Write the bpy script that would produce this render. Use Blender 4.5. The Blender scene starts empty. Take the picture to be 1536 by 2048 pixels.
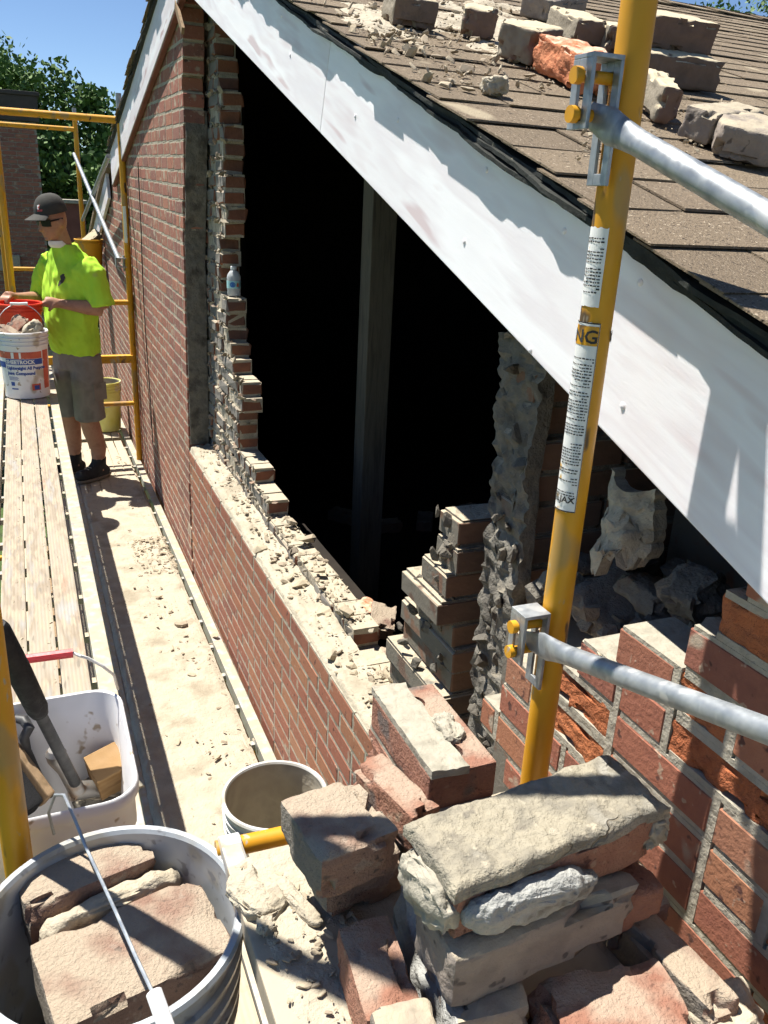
import bpy, bmesh, math, random
import numpy as np
from mathutils import Vector, Matrix, Euler, noise
random.seed(7); rng = random.Random(11)
sc = bpy.context.scene
COL = sc.collection
PI = math.pi

# ------------------------------------------------------------------ camera
# world: wall face is x=0, the house lies at x>0, the scaffold at x<0, y runs along the wall away from the camera,
# z=0 is the top of the lower scaffold platform
FPX, CX, CY = 1660.0, 768.0, 1024.0
R = np.array([[0.9223853396540388, -0.38330328083510573, 0.047789958070160565],
              [-0.09416547219960428, -0.34312097407594716, -0.9345591800386955],
              [0.3746173368074804, 0.857523522738716, -0.3525836906509624]])
CAM = np.array([-0.74, 0.0, 2.013])
cd = bpy.data.cameras.new('camera'); cam = bpy.data.objects.new('camera', cd); COL.objects.link(cam)
m3 = Matrix(((R[0][0], -R[1][0], -R[2][0]), (R[0][1], -R[1][1], -R[2][1]), (R[0][2], -R[1][2], -R[2][2])))
cam.matrix_world = Matrix.Translation(Vector(CAM)) @ m3.to_4x4()
cd.sensor_fit = 'VERTICAL'; cd.sensor_height = 24.0; cd.lens = 24.0 * FPX / 2048.0
cd.clip_start = 0.02; cd.clip_end = 2000
sc.camera = cam
sc.render.resolution_x = 768; sc.render.resolution_y = 1024

# ------------------------------------------------------------------ light
SUN = Vector((-0.266, 0.31, 1.0)).normalized()
w = bpy.data.worlds.new('World'); sc.world = w; w.use_nodes = True
nt = w.node_tree; nt.nodes.clear()
sky = nt.nodes.new('ShaderNodeTexSky'); sky.sky_type = 'NISHITA'; sky.sun_disc = False
sky.sun_elevation = math.asin(SUN.z); sky.sun_rotation = math.atan2(SUN.x, SUN.y)
sky.air_density = 1.0; sky.dust_density = 0.0; sky.ozone_density = 4.0; sky.altitude = 3000
bg = nt.nodes.new('ShaderNodeBackground'); bg.inputs['Strength'].default_value = 0.066
wo = nt.nodes.new('ShaderNodeOutputWorld')
nt.links.new(sky.outputs[0], bg.inputs[0]); nt.links.new(bg.outputs[0], wo.inputs[0])
sd = bpy.data.lights.new('sun', 'SUN'); sd.energy = 5.0; sd.angle = math.radians(0.53); sd.color = (1.0, 0.955, 0.87)
sun = bpy.data.objects.new('sun', sd); COL.objects.link(sun)
sun.rotation_euler = SUN.to_track_quat('Z', 'Y').to_euler(); sun.location = (0, 0, 30)
sc.view_settings.view_transform = 'Standard'; sc.view_settings.look = 'None'
sc.view_settings.exposure = 1.06; sc.view_settings.gamma = 1.0; sc.view_settings.use_curve_mapping = False
sc.cycles.adaptive_threshold = 0.03; sc.cycles.max_bounces = 5; sc.cycles.diffuse_bounces = 3

def at(px, axis, val):
    d = R.T @ np.array([px[0] - CX, px[1] - CY, FPX]); t = (val - CAM[axis]) / d[axis]
    return Vector(CAM + d * t)

# ------------------------------------------------------------------ helpers
WM = {}
def link(o, parent=None, mat=None):
    COL.objects.link(o)
    WM[o] = o.matrix_basis.copy()
    if parent is not None:
        o.parent = parent; o.matrix_parent_inverse = WM[parent].inverted()
    if mat is not None and o.data is not None and not o.data.materials: o.data.materials.append(mat)
    return o
def tag(o, label=None, cat=None, group=None, kind=None):
    if label: o['label'] = label
    if cat: o['category'] = cat
    if group: o['group'] = group
    if kind: o['kind'] = kind
    return o
def empty(name, loc, label=None, cat=None, group=None):
    o = bpy.data.objects.new(name, None); o.location = loc; o.empty_display_size = 0.1
    o.matrix_basis = Matrix.Translation(Vector(loc)); link(o); return tag(o, label, cat, group)
def obj(name, me, mat=None, parent=None, M=None):
    o = bpy.data.objects.new(name, me)
    if M is not None: o.matrix_basis = M
    return link(o, parent, mat)

class MB:
    def __init__(s): s.v = []; s.f = []
    def add(s, vs, fs):
        b = len(s.v); s.v += [tuple(v) for v in vs]; s.f += [tuple(i + b for i in f) for f in fs]; return s
    def box(s, a, b, M=None):
        x0, y0, z0 = a; x1, y1, z1 = b
        vs = [(x0,y0,z0),(x1,y0,z0),(x1,y1,z0),(x0,y1,z0),(x0,y0,z1),(x1,y0,z1),(x1,y1,z1),(x0,y1,z1)]
        if M is not None: vs = [M @ Vector(v) for v in vs]
        return s.add(vs, [(0,3,2,1),(4,5,6,7),(0,1,5,4),(1,2,6,5),(2,3,7,6),(3,0,4,7)])
    def bar(s, p, q, wd, h, up=(0,0,1)):
        p = Vector(p); q = Vector(q); d = (q - p); L = d.length; d.normalize()
        sx = d.cross(Vector(up)).normalized(); u = sx.cross(d)
        M = Matrix((( d.x, sx.x, u.x, p.x), (d.y, sx.y, u.y, p.y), (d.z, sx.z, u.z, p.z), (0,0,0,1)))
        return s.box((0, -wd/2, -h/2), (L, wd/2, h/2), M)
    def tube(s, pts, r, n=14, cap=True):
        pts = [Vector(p) for p in pts]; k = len(pts); rs = r if isinstance(r, (list, tuple)) else [r] * k
        t0 = (pts[1] - pts[0]).normalized(); ref = Vector((0,0,1)) if abs(t0.z) < .9 else Vector((1,0,0))
        a = t0.cross(ref).normalized(); base = len(s.v); vs = []; fs = []
        for i, p in enumerate(pts):
            t = (pts[min(i+1, k-1)] - pts[max(i-1, 0)]).normalized()
            a = (a - t * a.dot(t)).normalized(); b = t.cross(a)
            for j in range(n):
                an = 2*PI*j/n; vs.append(p + (a*math.cos(an) + b*math.sin(an)) * rs[i])
        for i in range(k-1):
            for j in range(n):
                j2 = (j+1) % n; fs.append((i*n+j, i*n+j2, (i+1)*n+j2, (i+1)*n+j))
        if cap: fs.append(tuple(reversed(range(n)))); fs.append(tuple((k-1)*n + j for j in range(n)))
        return s.add(vs, fs)
    def lathe(s, prof, c=(0,0,0), n=48, close=False):
        vs = []; fs = []; k = len(prof)
        for (r, z) in prof:
            for j in range(n):
                an = 2*PI*j/n; vs.append((c[0] + r*math.cos(an), c[1] + r*math.sin(an), c[2] + z))
        for i in range(k - 1 + (1 if close else 0)):
            i2 = (i+1) % k
            for j in range(n):
                j2 = (j+1) % n; fs.append((i*n+j, i*n+j2, i2*n+j2, i2*n+j))
        return s.add(vs, fs)
    def grid(s, P, nu, nv):
        vs = [P(i/(nu-1), j/(nv-1)) for i in range(nu) for j in range(nv)]
        return s.add(vs, [(i*nv+j, (i+1)*nv+j, (i+1)*nv+j+1, i*nv+j+1) for i in range(nu-1) for j in range(nv-1)])
    def mesh(s, name, smooth=False, bevel=0, angle=40):
        me = bpy.data.meshes.new(name); me.from_pydata([tuple(v) for v in s.v], [], s.f); me.update()
        bm = bmesh.new(); bm.from_mesh(me)
        if bevel: bmesh.ops.bevel(bm, geom=list(bm.edges), offset=bevel, segments=2, affect='EDGES', profile=.6)
        bmesh.ops.recalc_face_normals(bm, faces=list(bm.faces))
        bm.to_mesh(me); bm.free()
        if smooth:
            me.polygons.foreach_set('use_smooth', [True] * len(me.polygons)); me.update()
            try: me.set_sharp_from_angle(angle=math.radians(angle))
            except Exception: pass
        return me

def nz(p, sc_=1.0, off=0.0): return noise.noise(Vector((p[0]*sc_ + off, p[1]*sc_ - off, p[2]*sc_ + off*.7)))

def chunk_mesh(name, sx, sy, sz, seed, n=16):
    r = random.Random(seed); bm = bmesh.new()
    for i in range(n):
        v = Vector((r.gauss(0,1), r.gauss(0,1), r.gauss(0,1))).normalized() * (0.8 + .2*r.random())
        v = Vector([math.copysign(abs(c)**.75, c) for c in v])
        bm.verts.new((v.x*sx/2, v.y*sy/2, v.z*sz/2))
    res = bmesh.ops.convex_hull(bm, input=list(bm.verts))
    bmesh.ops.delete(bm, geom=[g for g in res['geom_interior'] if isinstance(g, bmesh.types.BMVert)], context='VERTS')
    me = bpy.data.meshes.new(name); bm.to_mesh(me); bm.free(); return me
CH = [chunk_mesh('chunk', 1, .75, .5, 100+i, 14 + i % 5) for i in range(10)]
def scatter(name, items, mat, parent=None, kind='stuff'):
    """many small crumbs joined in one mesh: items = (loc, size, rot)"""
    V = []; F = []
    for (p, s_, e) in items:
        me = rng.choice(CH); M = Matrix.Translation(Vector(p)) @ Euler(e).to_matrix().to_4x4() @ Matrix.Diagonal((s_[0], s_[1], s_[2], 1))
        b = len(V); V += [M @ v.co for v in me.vertices]; F += [tuple(i + b for i in f.vertices) for f in me.polygons]
    me = bpy.data.meshes.new(name); me.from_pydata([tuple(v) for v in V], [], F); me.update()
    o = obj(name, me, mat, parent); o['kind'] = kind; return o

def hero(name, L, W, H, seed, chip=.0045, cuts=15, broken=(0, 0), rnd=.0032):
    """a worn or broken brick, long side on x, origin at its centre; broken = roughness of the -x and +x ends"""
    bm = bmesh.new(); bmesh.ops.create_cube(bm, size=1.0)
    bmesh.ops.subdivide_edges(bm, edges=list(bm.edges), cuts=cuts, use_grid_fill=True)
    r = random.Random(seed); o = r.random() * 50
    for v in bm.verts:
        p = v.co.copy(); q = Vector((p.x*L, p.y*W, p.z*H))
        # rounded arrises
        d = [L/2 - abs(q.x), W/2 - abs(q.y), H/2 - abs(q.z)]
        rr = rnd * (1 + .9*nz(q, 30, o))
        ins = [max(0.0, rr - di) for di in d]; cnt = sum(1 for i in ins if i > 1e-6)
        if cnt >= 2:
            m = math.sqrt(sum(i*i for i in ins)) - rr
            if m > 0:
                t = Vector([math.copysign(i, c) for i, c in zip(ins, q)]); q -= t.normalized() * m
        n1 = nz(q, 35, o); n2 = nz(q, 90, o+9); n3 = nz(q, 12, o+3)
        dirv = Vector((q.x/L, q.y/W, q.z/H)).normalized()
        q += dirv * (chip*n1*.6 + chip*n2*.35 + chip*n3*.5)
        # knocked-off spots on the edges
        e = sum(1 for di in d if di < .012)
        if e >= 2:
            k = max(0.0, nz(q, 26, o + 20) - .08); q -= dirv * k * .045
        for sgn, br in ((-1, broken[0]), (1, broken[1])):
            if br and p.x*sgn > .15:
                t = (p.x*sgn - .15) / .35
                q.x -= sgn * t * br * (0.55 + nz((0, q.y, q.z), 28, o+5)*.9 + .35*nz((0, q.y, q.z), 75, o))
        v.co = q
    bmesh.ops.recalc_face_normals(bm, faces=list(bm.faces))
    me = bpy.data.meshes.new(name); bm.to_mesh(me); bm.free()
    me.polygons.foreach_set('use_smooth', [True]*len(me.polygons)); me.update(); me.set_sharp_from_angle(angle=math.radians(38)); return me
def lump(name, L, W, H, seed, amp=.3, sub=4, freq=3.0, flat=0.0):
    bm = bmesh.new(); bmesh.ops.create_icosphere(bm, subdivisions=sub, radius=.5)
    for v in bm.verts:
        p = v.co.normalized(); p = Vector([math.copysign(abs(c)**.7, c) for c in p]); D = max(L, W, H); w_ = Vector((p.x*L, p.y*W, p.z*H))*(1.6/D)
        b_ = Vector((p.x*L, p.y*W, p.z*H))*.5; n_ = Vector((p.x/L, p.y/W, p.z/H)).normalized(); mn = min(L, W, H)
        v.co = b_ + n_*amp*mn*(.8*nz(w_, freq*.45, seed) + .45*nz(w_, freq*1.1, seed+3) + .28*nz(w_, freq*2.6, seed+7) + .14*nz(w_, freq*6, seed+1))
    me = bpy.data.meshes.new(name); bm.to_mesh(me); bm.free()
    me.polygons.foreach_set('use_smooth', [True]*len(me.polygons)); me.update(); me.set_sharp_from_angle(angle=math.radians(62)); return me

# ------------------------------------------------------------------ materials
def C(c): return (c[0], c[1], c[2], 1.0)
def mat(name, cols, scale=8.0, rough=.85, bump=.25, bscale=60.0, metal=0.0, rnd=None, dust=None, side=None, stretch=(1,1,1), rot=(0,0,0),
        spots=None, detail=3.0, spec=.3, bdist=.004, coord='Object', rv=0.0, transm=0.0, coat=0.0, crack=0.0):
    """cols: colours over a noise; rnd: colours picked per object / per joined piece; dust: (colour, amount, from_nz) lies on upward faces;
    side: (colour, amount) a coat of mortar on the faces turned to -x; spots: (colour, scale, threshold) chips or stains"""
    m = bpy.data.materials.new(name); m.use_nodes = True; t = m.node_tree; N = t.nodes; Lk = t.links
    b = N['Principled BSDF']; b.inputs['Roughness'].default_value = rough; b.inputs['Metallic'].default_value = metal
    b.inputs['Specular IOR Level'].default_value = spec
    if coat: b.inputs['Coat Weight'].default_value = coat
    if transm: b.inputs['Transmission Weight'].default_value = transm
    tc = N.new('ShaderNodeTexCoord'); oi = N.new('ShaderNodeObjectInfo'); ge = N.new('ShaderNodeNewGeometry')
    ad = N.new('ShaderNodeMath'); ad.operation = 'ADD'; Lk.new(oi.outputs['Random'], ad.inputs[0]); Lk.new(ge.outputs['Random Per Island'], ad.inputs[1])
    fr = N.new('ShaderNodeMath'); fr.operation = 'FRACT'; Lk.new(ad.outputs[0], fr.inputs[0])
    mp = N.new('ShaderNodeMapping'); mp.inputs['Scale'].default_value = stretch; mp.inputs['Rotation'].default_value = rot
    Lk.new(tc.outputs[coord], mp.inputs[0])
    off = N.new('ShaderNodeVectorMath'); off.operation = 'SCALE'; off.inputs[0].default_value = (31.0, 17.0, 23.0); Lk.new(fr.outputs[0], off.inputs['Scale'])
    va = N.new('ShaderNodeVectorMath'); va.operation = 'ADD'; Lk.new(mp.outputs[0], va.inputs[0]); Lk.new(off.outputs[0], va.inputs[1])
    vec = va.outputs[0] if rnd else mp.outputs[0]
    def noi(s_, d=detail, r=.55):
        n = N.new('ShaderNodeTexNoise'); n.inputs['Scale'].default_value = s_; n.inputs['Detail'].default_value = d; n.inputs['Roughness'].default_value = r
        Lk.new(vec, n.inputs['Vector']); return n.outputs['Fac']
    def ramp(fac, cs, lo=.32, hi=.68):
        r = N.new('ShaderNodeValToRGB'); e = r.color_ramp.elements
        while len(e) < len(cs): e.new(.5)
        for i, c in enumerate(cs):
            e[i].position = lo + (hi-lo)*i/max(1, len(cs)-1); e[i].color = C(c)
        Lk.new(fac, r.inputs[0]); return r.outputs[0]
    def mix(f, a, c, mode='MIX'):
        x = N.new('ShaderNodeMix'); x.data_type = 'RGBA'; x.blend_type = mode
        if isinstance(f, float): x.inputs[0].default_value = f
        else: Lk.new(f, x.inputs[0])
        for i, s_ in ((6, a), (7, c)):
            if isinstance(s_, tuple): x.inputs[i].default_value = C(s_)
            else: Lk.new(s_, x.inputs[i])
        return x.outputs[2]
    def rng_(fac, a, c, lo=0.0, hi=1.0):
        r = N.new('ShaderNodeMapRange'); r.inputs[1].default_value = a; r.inputs[2].default_value = c; r.inputs[3].default_value = lo; r.inputs[4].default_value = hi
        Lk.new(fac, r.inputs[0]); return r.outputs[0]
    def mul(a, c):
        x = N.new('ShaderNodeMath'); x.operation = 'MULTIPLY'
        for i, s_ in enumerate((a, c)):
            if isinstance(s_, float): x.inputs[i].default_value = s_
            else: Lk.new(s_, x.inputs[i])
        return x.outputs[0]
    col = ramp(noi(scale), cols) if len(cols) > 1 else ramp(noi(scale), [cols[0], cols[0]])
    if rnd:
        rc = ramp(fr.outputs[0], rnd, .02, .98); col = mix(.62, col, rc)
    if rv:
        hs = N.new('ShaderNodeHueSaturation'); Lk.new(rng_(fr.outputs[0], 0, 1, 1-rv, 1+rv), hs.inputs['Value']); Lk.new(col, hs.inputs['Color']); col = hs.outputs[0]
    if spots:
        for sp in ([spots] if isinstance(spots[0], tuple) and not isinstance(spots[0][0], tuple) else spots):
            col = mix(rng_(noi(sp[1], 2.0), sp[2], sp[2]+.06), col, sp[0])
    if side:
        sx = N.new('ShaderNodeSeparateXYZ'); Lk.new(ge.outputs['Normal'], sx.inputs[0])
        f = mul(rng_(sx.outputs[0], -.6, -.85), rng_(noi(side[2] if len(side) > 2 else 14.0), .5 - side[1]*.4, .58 - side[1]*.4)); col = mix(f, col, side[0])
    if dust:
        sx = N.new('ShaderNodeSeparateXYZ'); Lk.new(ge.outputs['Normal'], sx.inputs[0])
        up = rng_(sx.outputs[2], dust[2], min(1.0, dust[2]+.25))
        f = mul(up, rng_(noi(dust[3] if len(dust) > 3 else 22.0), .62 - dust[1]*.55, .74 - dust[1]*.45)); col = mix(f, col, dust[0])
    Lk.new(col, b.inputs['Base Color'])
    bp = N.new('ShaderNodeBump'); bp.inputs['Strength'].default_value = bump; bp.inputs['Distance'].default_value = bdist
    h = noi(bscale, 4.0, .62)
    if crack:
        vo = N.new('ShaderNodeTexVoronoi'); vo.feature = 'DISTANCE_TO_EDGE'; vo.inputs['Scale'].default_value = crack
        wv = N.new('ShaderNodeVectorMath'); wv.operation = 'ADD'; Lk.new(vec, wv.inputs[0])
        nn = N.new('ShaderNodeTexNoise'); nn.inputs['Scale'].default_value = 30; Lk.new(vec, nn.inputs['Vector'])
        sc2 = N.new('ShaderNodeVectorMath'); sc2.operation = 'SCALE'; sc2.inputs['Scale'].default_value = .05; Lk.new(nn.outputs['Color'], sc2.inputs[0]); Lk.new(sc2.outputs[0], wv.inputs[1])
        Lk.new(wv.outputs[0], vo.inputs['Vector'])
        ck = rng_(vo.outputs[0], 0.002, .011); ms = rng_(noi(7.0), .56, .53)
        mx = N.new('ShaderNodeMath'); mx.operation = 'MAXIMUM'; Lk.new(ck, mx.inputs[0]); Lk.new(ms, mx.inputs[1])
        h = mul(h, mx.outputs[0]); col2 = mix(mx.outputs[0], (.20,.17,.125), col); Lk.new(col2, b.inputs['Base Color'])
    Lk.new(h, bp.inputs['Height']); Lk.new(bp.outputs[0], b.inputs['Normal'])
    if rough < .8:
        Lk.new(rng_(noi(scale*2.5), .3, .7, max(0.0, rough-.12), min(1, rough+.18)), b.inputs['Roughness'])
    return m

DUST = (.42, .36, .265)
mm = {}
mm['brick_new'] = mat('red_face_brick', [(.25,.095,.06),(.31,.125,.076),(.20,.076,.052)], 30, .9, .5, 110, rnd=[(.29,.105,.066),(.36,.175,.092),(.235,.085,.06),(.32,.12,.076),(.19,.08,.064),(.35,.15,.085),(.28,.105,.07),(.37,.205,.12)],
                      spots=[((.36,.25,.18),55,.645),((.36,.29,.22),12,.655),((.10,.045,.035),40,.65)], bdist=.004)
mm['brick_old'] = mat('weathered_wall_brick', [(.25,.10,.068),(.31,.13,.085),(.18,.078,.06)], 28, .92, .5, 90, rnd=[(.27,.105,.072),(.34,.155,.098),(.19,.088,.07),(.31,.115,.08),(.15,.08,.07),(.28,.13,.098),(.35,.145,.088)],
                      spots=[((.36,.29,.215),16,.60),((.36,.30,.23),60,.64),((.09,.05,.04),30,.66)], bdist=.004)
mm['brick_in'] = mat('mortar_coated_inner_brick', [(.17,.075,.045),(.24,.10,.06),(.13,.06,.04)], 26, .95, .6, 80, rnd=[(.20,.08,.05),(.26,.11,.06),(.12,.07,.055),(.27,.10,.055),(.15,.085,.065)],
                     dust=(DUST,.8,.5), side=((.185,.172,.152),.7), bdist=.004)
mm['brick_dark'] = mat('sooty_flue_brick', [(.13,.078,.055),(.18,.108,.075),(.08,.055,.042)], 20, .95, .6, 70, rnd=[(.15,.085,.058),(.19,.11,.072),(.10,.065,.05),(.13,.10,.08)], dust=(DUST,.7,.6), side=((.15,.135,.11),.35), bdist=.004)
mm['brick_spall'] = mat('spalled_orange_brick', [(.34,.105,.04),(.44,.15,.06),(.26,.075,.03)], 35, .95, 1.0, 70, rnd=[(.36,.11,.045),(.42,.15,.06),(.30,.09,.04)], bdist=.012)
mm['loose'] = mat('dusty_loose_brick', [(.22,.13,.095),(.29,.19,.145),(.155,.095,.075)], 16, .95, 1.0, 170, rnd=[(.24,.145,.105),(.20,.13,.10),(.27,.165,.12)], dust=((.37,.30,.225),.56,.35,12), side=((.20,.178,.15),.55,18), spots=[((.12,.085,.07),60,.64),((.30,.22,.17),34,.62)], bdist=.006)
mm['loose_red'] = mat('red_loose_brick', [(.27,.12,.08),(.34,.18,.125),(.21,.095,.066)], 18, .95, 1.0, 170, rnd=[(.29,.14,.092),(.25,.115,.08),(.32,.17,.115)], dust=((.38,.285,.215),.42,.4,12), spots=[((.15,.115,.10),14,.60),((.36,.25,.18),30,.64),((.13,.06,.045),70,.65)], bdist=.006)
mm['loose_grey'] = mat('sooty_grey_loose_brick', [(.22,.19,.165),(.30,.265,.22),(.15,.125,.11)], 18, .95, .6, 90, rnd=[(.24,.20,.17),(.19,.15,.13),(.27,.235,.2)], dust=((.38,.325,.24),.5,.35,14), spots=[((.10,.085,.075),50,.62)], bdist=.006)
mm['loose_orange'] = mat('freshly_broken_orange_brick', [(.40,.13,.06),(.50,.20,.10),(.31,.09,.04)], 30, .95, .9, 60, bdist=.010, dust=((.62,.42,.30),.4,.5,20))
mm['loose_dark'] = mat('dark_roof_brick', [(.13,.085,.065),(.18,.12,.095),(.095,.065,.055)], 20, .95, .6, 80, rnd=[(.13,.085,.07),(.17,.115,.09),(.12,.10,.085)], dust=((.48,.41,.285),.75,.35), side=((.25,.22,.17),.55), bdist=.005)
mm['mortar'] = mat('sandy_lime_mortar', [(.36,.315,.24),(.44,.39,.30),(.28,.245,.19)], 18, .97, .9, 55, dust=(DUST,.4,.6), bdist=.008)
mm['mortar_g'] = mat('grey_cement_mortar', [(.30,.275,.22),(.365,.335,.27),(.24,.22,.175)], 20, .97, .8, 70, bdist=.006)
mm['mortar_w'] = mat('pale_cement_smear', [(.30,.30,.285),(.35,.35,.33),(.25,.25,.235)], 20, .97, 1.0, 120, spots=[((.19,.18,.16),26,.60)], bdist=.006)
mm['mortar_cap'] = mat('cracked_mortar_bed', [(.265,.235,.175),(.32,.285,.215),(.21,.19,.15),(.30,.28,.235)], 16, .97, 1.0, 90, spots=[((.19,.17,.135),26,.60),((.36,.32,.245),45,.62)], bdist=.008, crack=7.0)
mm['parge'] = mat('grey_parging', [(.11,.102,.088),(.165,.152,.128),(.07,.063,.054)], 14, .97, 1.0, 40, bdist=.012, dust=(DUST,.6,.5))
mm['dust'] = mat('tan_mortar_dust', [(.36,.315,.24),(.42,.37,.285),(.29,.25,.185)], 6, .98, 1.0, 60, bdist=.008)
mm['crumb'] = mat('mortar_crumbs', [(.34,.28,.20),(.41,.35,.25),(.27,.22,.16)], 20, .98, .6, 80, rnd=[(.36,.30,.21),(.42,.36,.26),(.30,.245,.18),(.27,.215,.16),(.39,.33,.24)])
mm['mortar_d'] = mat('mixed_joint_mortar', [(.26,.23,.175),(.33,.295,.225),(.18,.16,.125)], 25, .97, .8, 70, rnd=[(.10,.085,.07),(.30,.26,.20),(.17,.15,.12),(.36,.315,.24),(.13,.11,.09),(.24,.12,.075),(.28,.245,.19)])
mm['soot'] = mat('sooty_flue_mortar', [(.10,.09,.075),(.15,.135,.11),(.065,.058,.05)], 22, .97, 1.0, 60, rnd=[(.07,.06,.05),(.16,.145,.12),(.11,.10,.085),(.20,.175,.135)], bdist=.008)
mm['rub_dark'] = mat('grey_flue_rubble', [(.16,.15,.125),(.22,.20,.165),(.11,.10,.085)], 30, .97, 1.0, 90, rnd=[(.18,.165,.135),(.14,.13,.115),(.17,.12,.085)], bdist=.008)
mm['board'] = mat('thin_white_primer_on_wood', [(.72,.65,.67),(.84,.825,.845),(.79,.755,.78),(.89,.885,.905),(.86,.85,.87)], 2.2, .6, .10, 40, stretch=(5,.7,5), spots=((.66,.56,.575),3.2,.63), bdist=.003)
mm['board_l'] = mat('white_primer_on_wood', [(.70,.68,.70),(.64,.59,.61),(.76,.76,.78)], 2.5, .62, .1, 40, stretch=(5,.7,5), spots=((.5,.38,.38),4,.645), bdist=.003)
mm['wood_red'] = mat('red_brown_trim', [(.16,.06,.045),(.2,.08,.06)], 8, .8)
mm['shingle'] = mat('brown_asphalt_shingle', [(.15,.11,.08),(.24,.185,.135),(.11,.082,.06)], 130, .97, 1.0, 260, rnd=[(.20,.156,.102),(.225,.176,.116),(.175,.135,.09),(.21,.165,.108)], spots=[((.42,.35,.26),170,.63),((.06,.045,.034),150,.62),((.36,.30,.21),5,.64)], bdist=.005, detail=2)
mm['tar'] = mat('black_roofing_felt', [(.018,.02,.018),(.035,.038,.034)], 30, .8, .6, 120, spots=((.3,.28,.22),70,.70))
mm['yellow'] = mat('yellow_scaffold_paint', [(.58,.27,.010),(.63,.305,.012),(.53,.245,.010)], 9, .48, .12, 40, spots=[((.10,.06,.03),30,.655),((.42,.25,.07),16,.60),((.38,.33,.25),60,.675)], stretch=(1,1,.4), spec=.4, bdist=.002)
mm['yellow_d'] = mat('dirty_yellow_paint', [(.52,.27,.03),(.62,.32,.02),(.36,.22,.09)], 9, .6, .2, 40, spots=[((.2,.12,.06),20,.62),((.45,.38,.27),12,.58)])
mm['galv'] = mat('galvanised_steel', [(.27,.29,.31),(.35,.37,.385),(.21,.23,.25)], 26, .48, .0, 60, metal=.6, spots=((.44,.45,.45),34,.60), bdist=.001)
mm['alu'] = mat('dusty_aluminium', [(.36,.355,.34),(.42,.41,.385),(.31,.295,.27)], 14, .55, .15, 60, metal=.35, dust=(DUST,.45,.6), bdist=.002)
mm['deck'] = mat('worn_dusty_deck_plank', [(.29,.25,.19),(.335,.29,.23),(.26,.21,.155),(.31,.30,.28)], 5, .85, .3, 90, stretch=(3,.5,3), dust=((.36,.30,.22),.28,.5), spots=[((.31,.215,.155),4,.66),((.22,.19,.15),16,.64)], bdist=.003)
mm['deck2'] = mat('dusty_lower_deck', [(.30,.255,.19),(.34,.29,.22),(.25,.215,.16)], 5, .9, .3, 90, dust=(DUST,.7,.5), bdist=.003)
mm['white_pl'] = mat('scuffed_white_plastic', [(.74,.735,.74),(.80,.79,.79),(.66,.645,.62)], 5, .5, .1, 40, spots=[((.50,.44,.35),7,.60),((.40,.33,.25),30,.66)], spec=.35, bdist=.002)
mm['grey_pl'] = mat('mortar_stained_bucket', [(.46,.46,.45),(.56,.56,.55),(.40,.38,.34)], 6, .6, .2, 40, spots=((.42,.36,.27),10,.56), bdist=.003)
mm['zinc_pl'] = mat('grey_worn_bucket', [(.34,.37,.395),(.42,.45,.47),(.28,.305,.33)], 6, .4, .12, 40, metal=.15, spots=[((.36,.35,.31),9,.56),((.24,.25,.26),40,.62)], spec=.45, bdist=.002)
mm['inner_dust'] = mat('mortar_lined_bucket_inside', [(.35,.31,.245),(.43,.385,.305),(.29,.265,.215)], 6, .95, .6, 30, bdist=.006)
mm['lime_pl'] = mat('yellow_green_bucket_plastic', [(.60,.58,.12),(.66,.65,.22),(.55,.50,.10)], 5, .5, .1, 30, spots=((.52,.5,.34),6,.58))
mm['red_pl'] = mat('bright_red_bucket_plastic', [(.72,.05,.02),(.78,.065,.025)], 5, .4, .05, 30, spec=.4)
mm['blue'] = mat('printed_blue', [(.035,.075,.30),(.05,.10,.36)], 30, .5, .05)
mm['redp'] = mat('printed_red', [(.52,.10,.06),(.60,.15,.09)], 25, .5, .05, spots=((.66,.5,.44),40,.66))
mm['white'] = mat('printed_white', [(.76,.76,.75),(.80,.80,.79)], 20, .55, .05)
mm['sticker'] = mat('worn_white_sticker', [(.72,.72,.70),(.78,.78,.76)], 20, .5, .1, 80, spots=((.58,.33,.06),34,.70))
mm['black'] = mat('black_rubber', [(.014,.014,.016),(.028,.028,.03)], 40, .6, .4, 150)
mm['ink'] = mat('black_print', [(.03,.03,.03),(.06,.06,.06)], 40, .7, .05)
mm['steel'] = mat('worn_tool_steel', [(.24,.23,.215),(.33,.315,.295),(.17,.16,.15)], 14, .42, .25, 60, metal=.7, spots=((.28,.20,.14),20,.62))
mm['steel_b'] = mat('black_forged_steel', [(.05,.05,.052),(.085,.085,.085)], 20, .5, .2, 60, metal=.5)
mm['wire'] = mat('steel_wire', [(.38,.42,.45),(.46,.49,.52)], 30, .4, .1, metal=.7)
mm['wood'] = mat('raw_timber', [(.22,.145,.08),(.28,.19,.11),(.16,.105,.055)], 6, .8, .3, 50, stretch=(6,6,1))
mm['wood_blk'] = mat('cut_wood_block', [(.25,.145,.055),(.31,.19,.085),(.19,.105,.04)], 9, .75, .3, 50, stretch=(1,1,6))
mm['bristle'] = mat('black_bristles', [(.012,.012,.014),(.04,.04,.045)], 90, .8, 1.0, 200, stretch=(8,8,1), bdist=.01)
mm['red_grip'] = mat('red_plastic_grip', [(.62,.045,.055),(.68,.07,.07)], 12, .35, .05, spec=.5)
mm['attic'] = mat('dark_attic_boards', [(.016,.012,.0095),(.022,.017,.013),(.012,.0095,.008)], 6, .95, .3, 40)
mm['stud'] = mat('old_grey_timber', [(.10,.088,.066),(.13,.115,.085),(.08,.07,.054)], 7, .9, .4, 50, stretch=(7,7,.6), spots=((.06,.05,.04),14,.70))
mm['grass'] = mat('lawn', [(.045,.075,.02),(.07,.11,.03),(.045,.06,.025)], 3, .95, .8, 40, bdist=.03)
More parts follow.
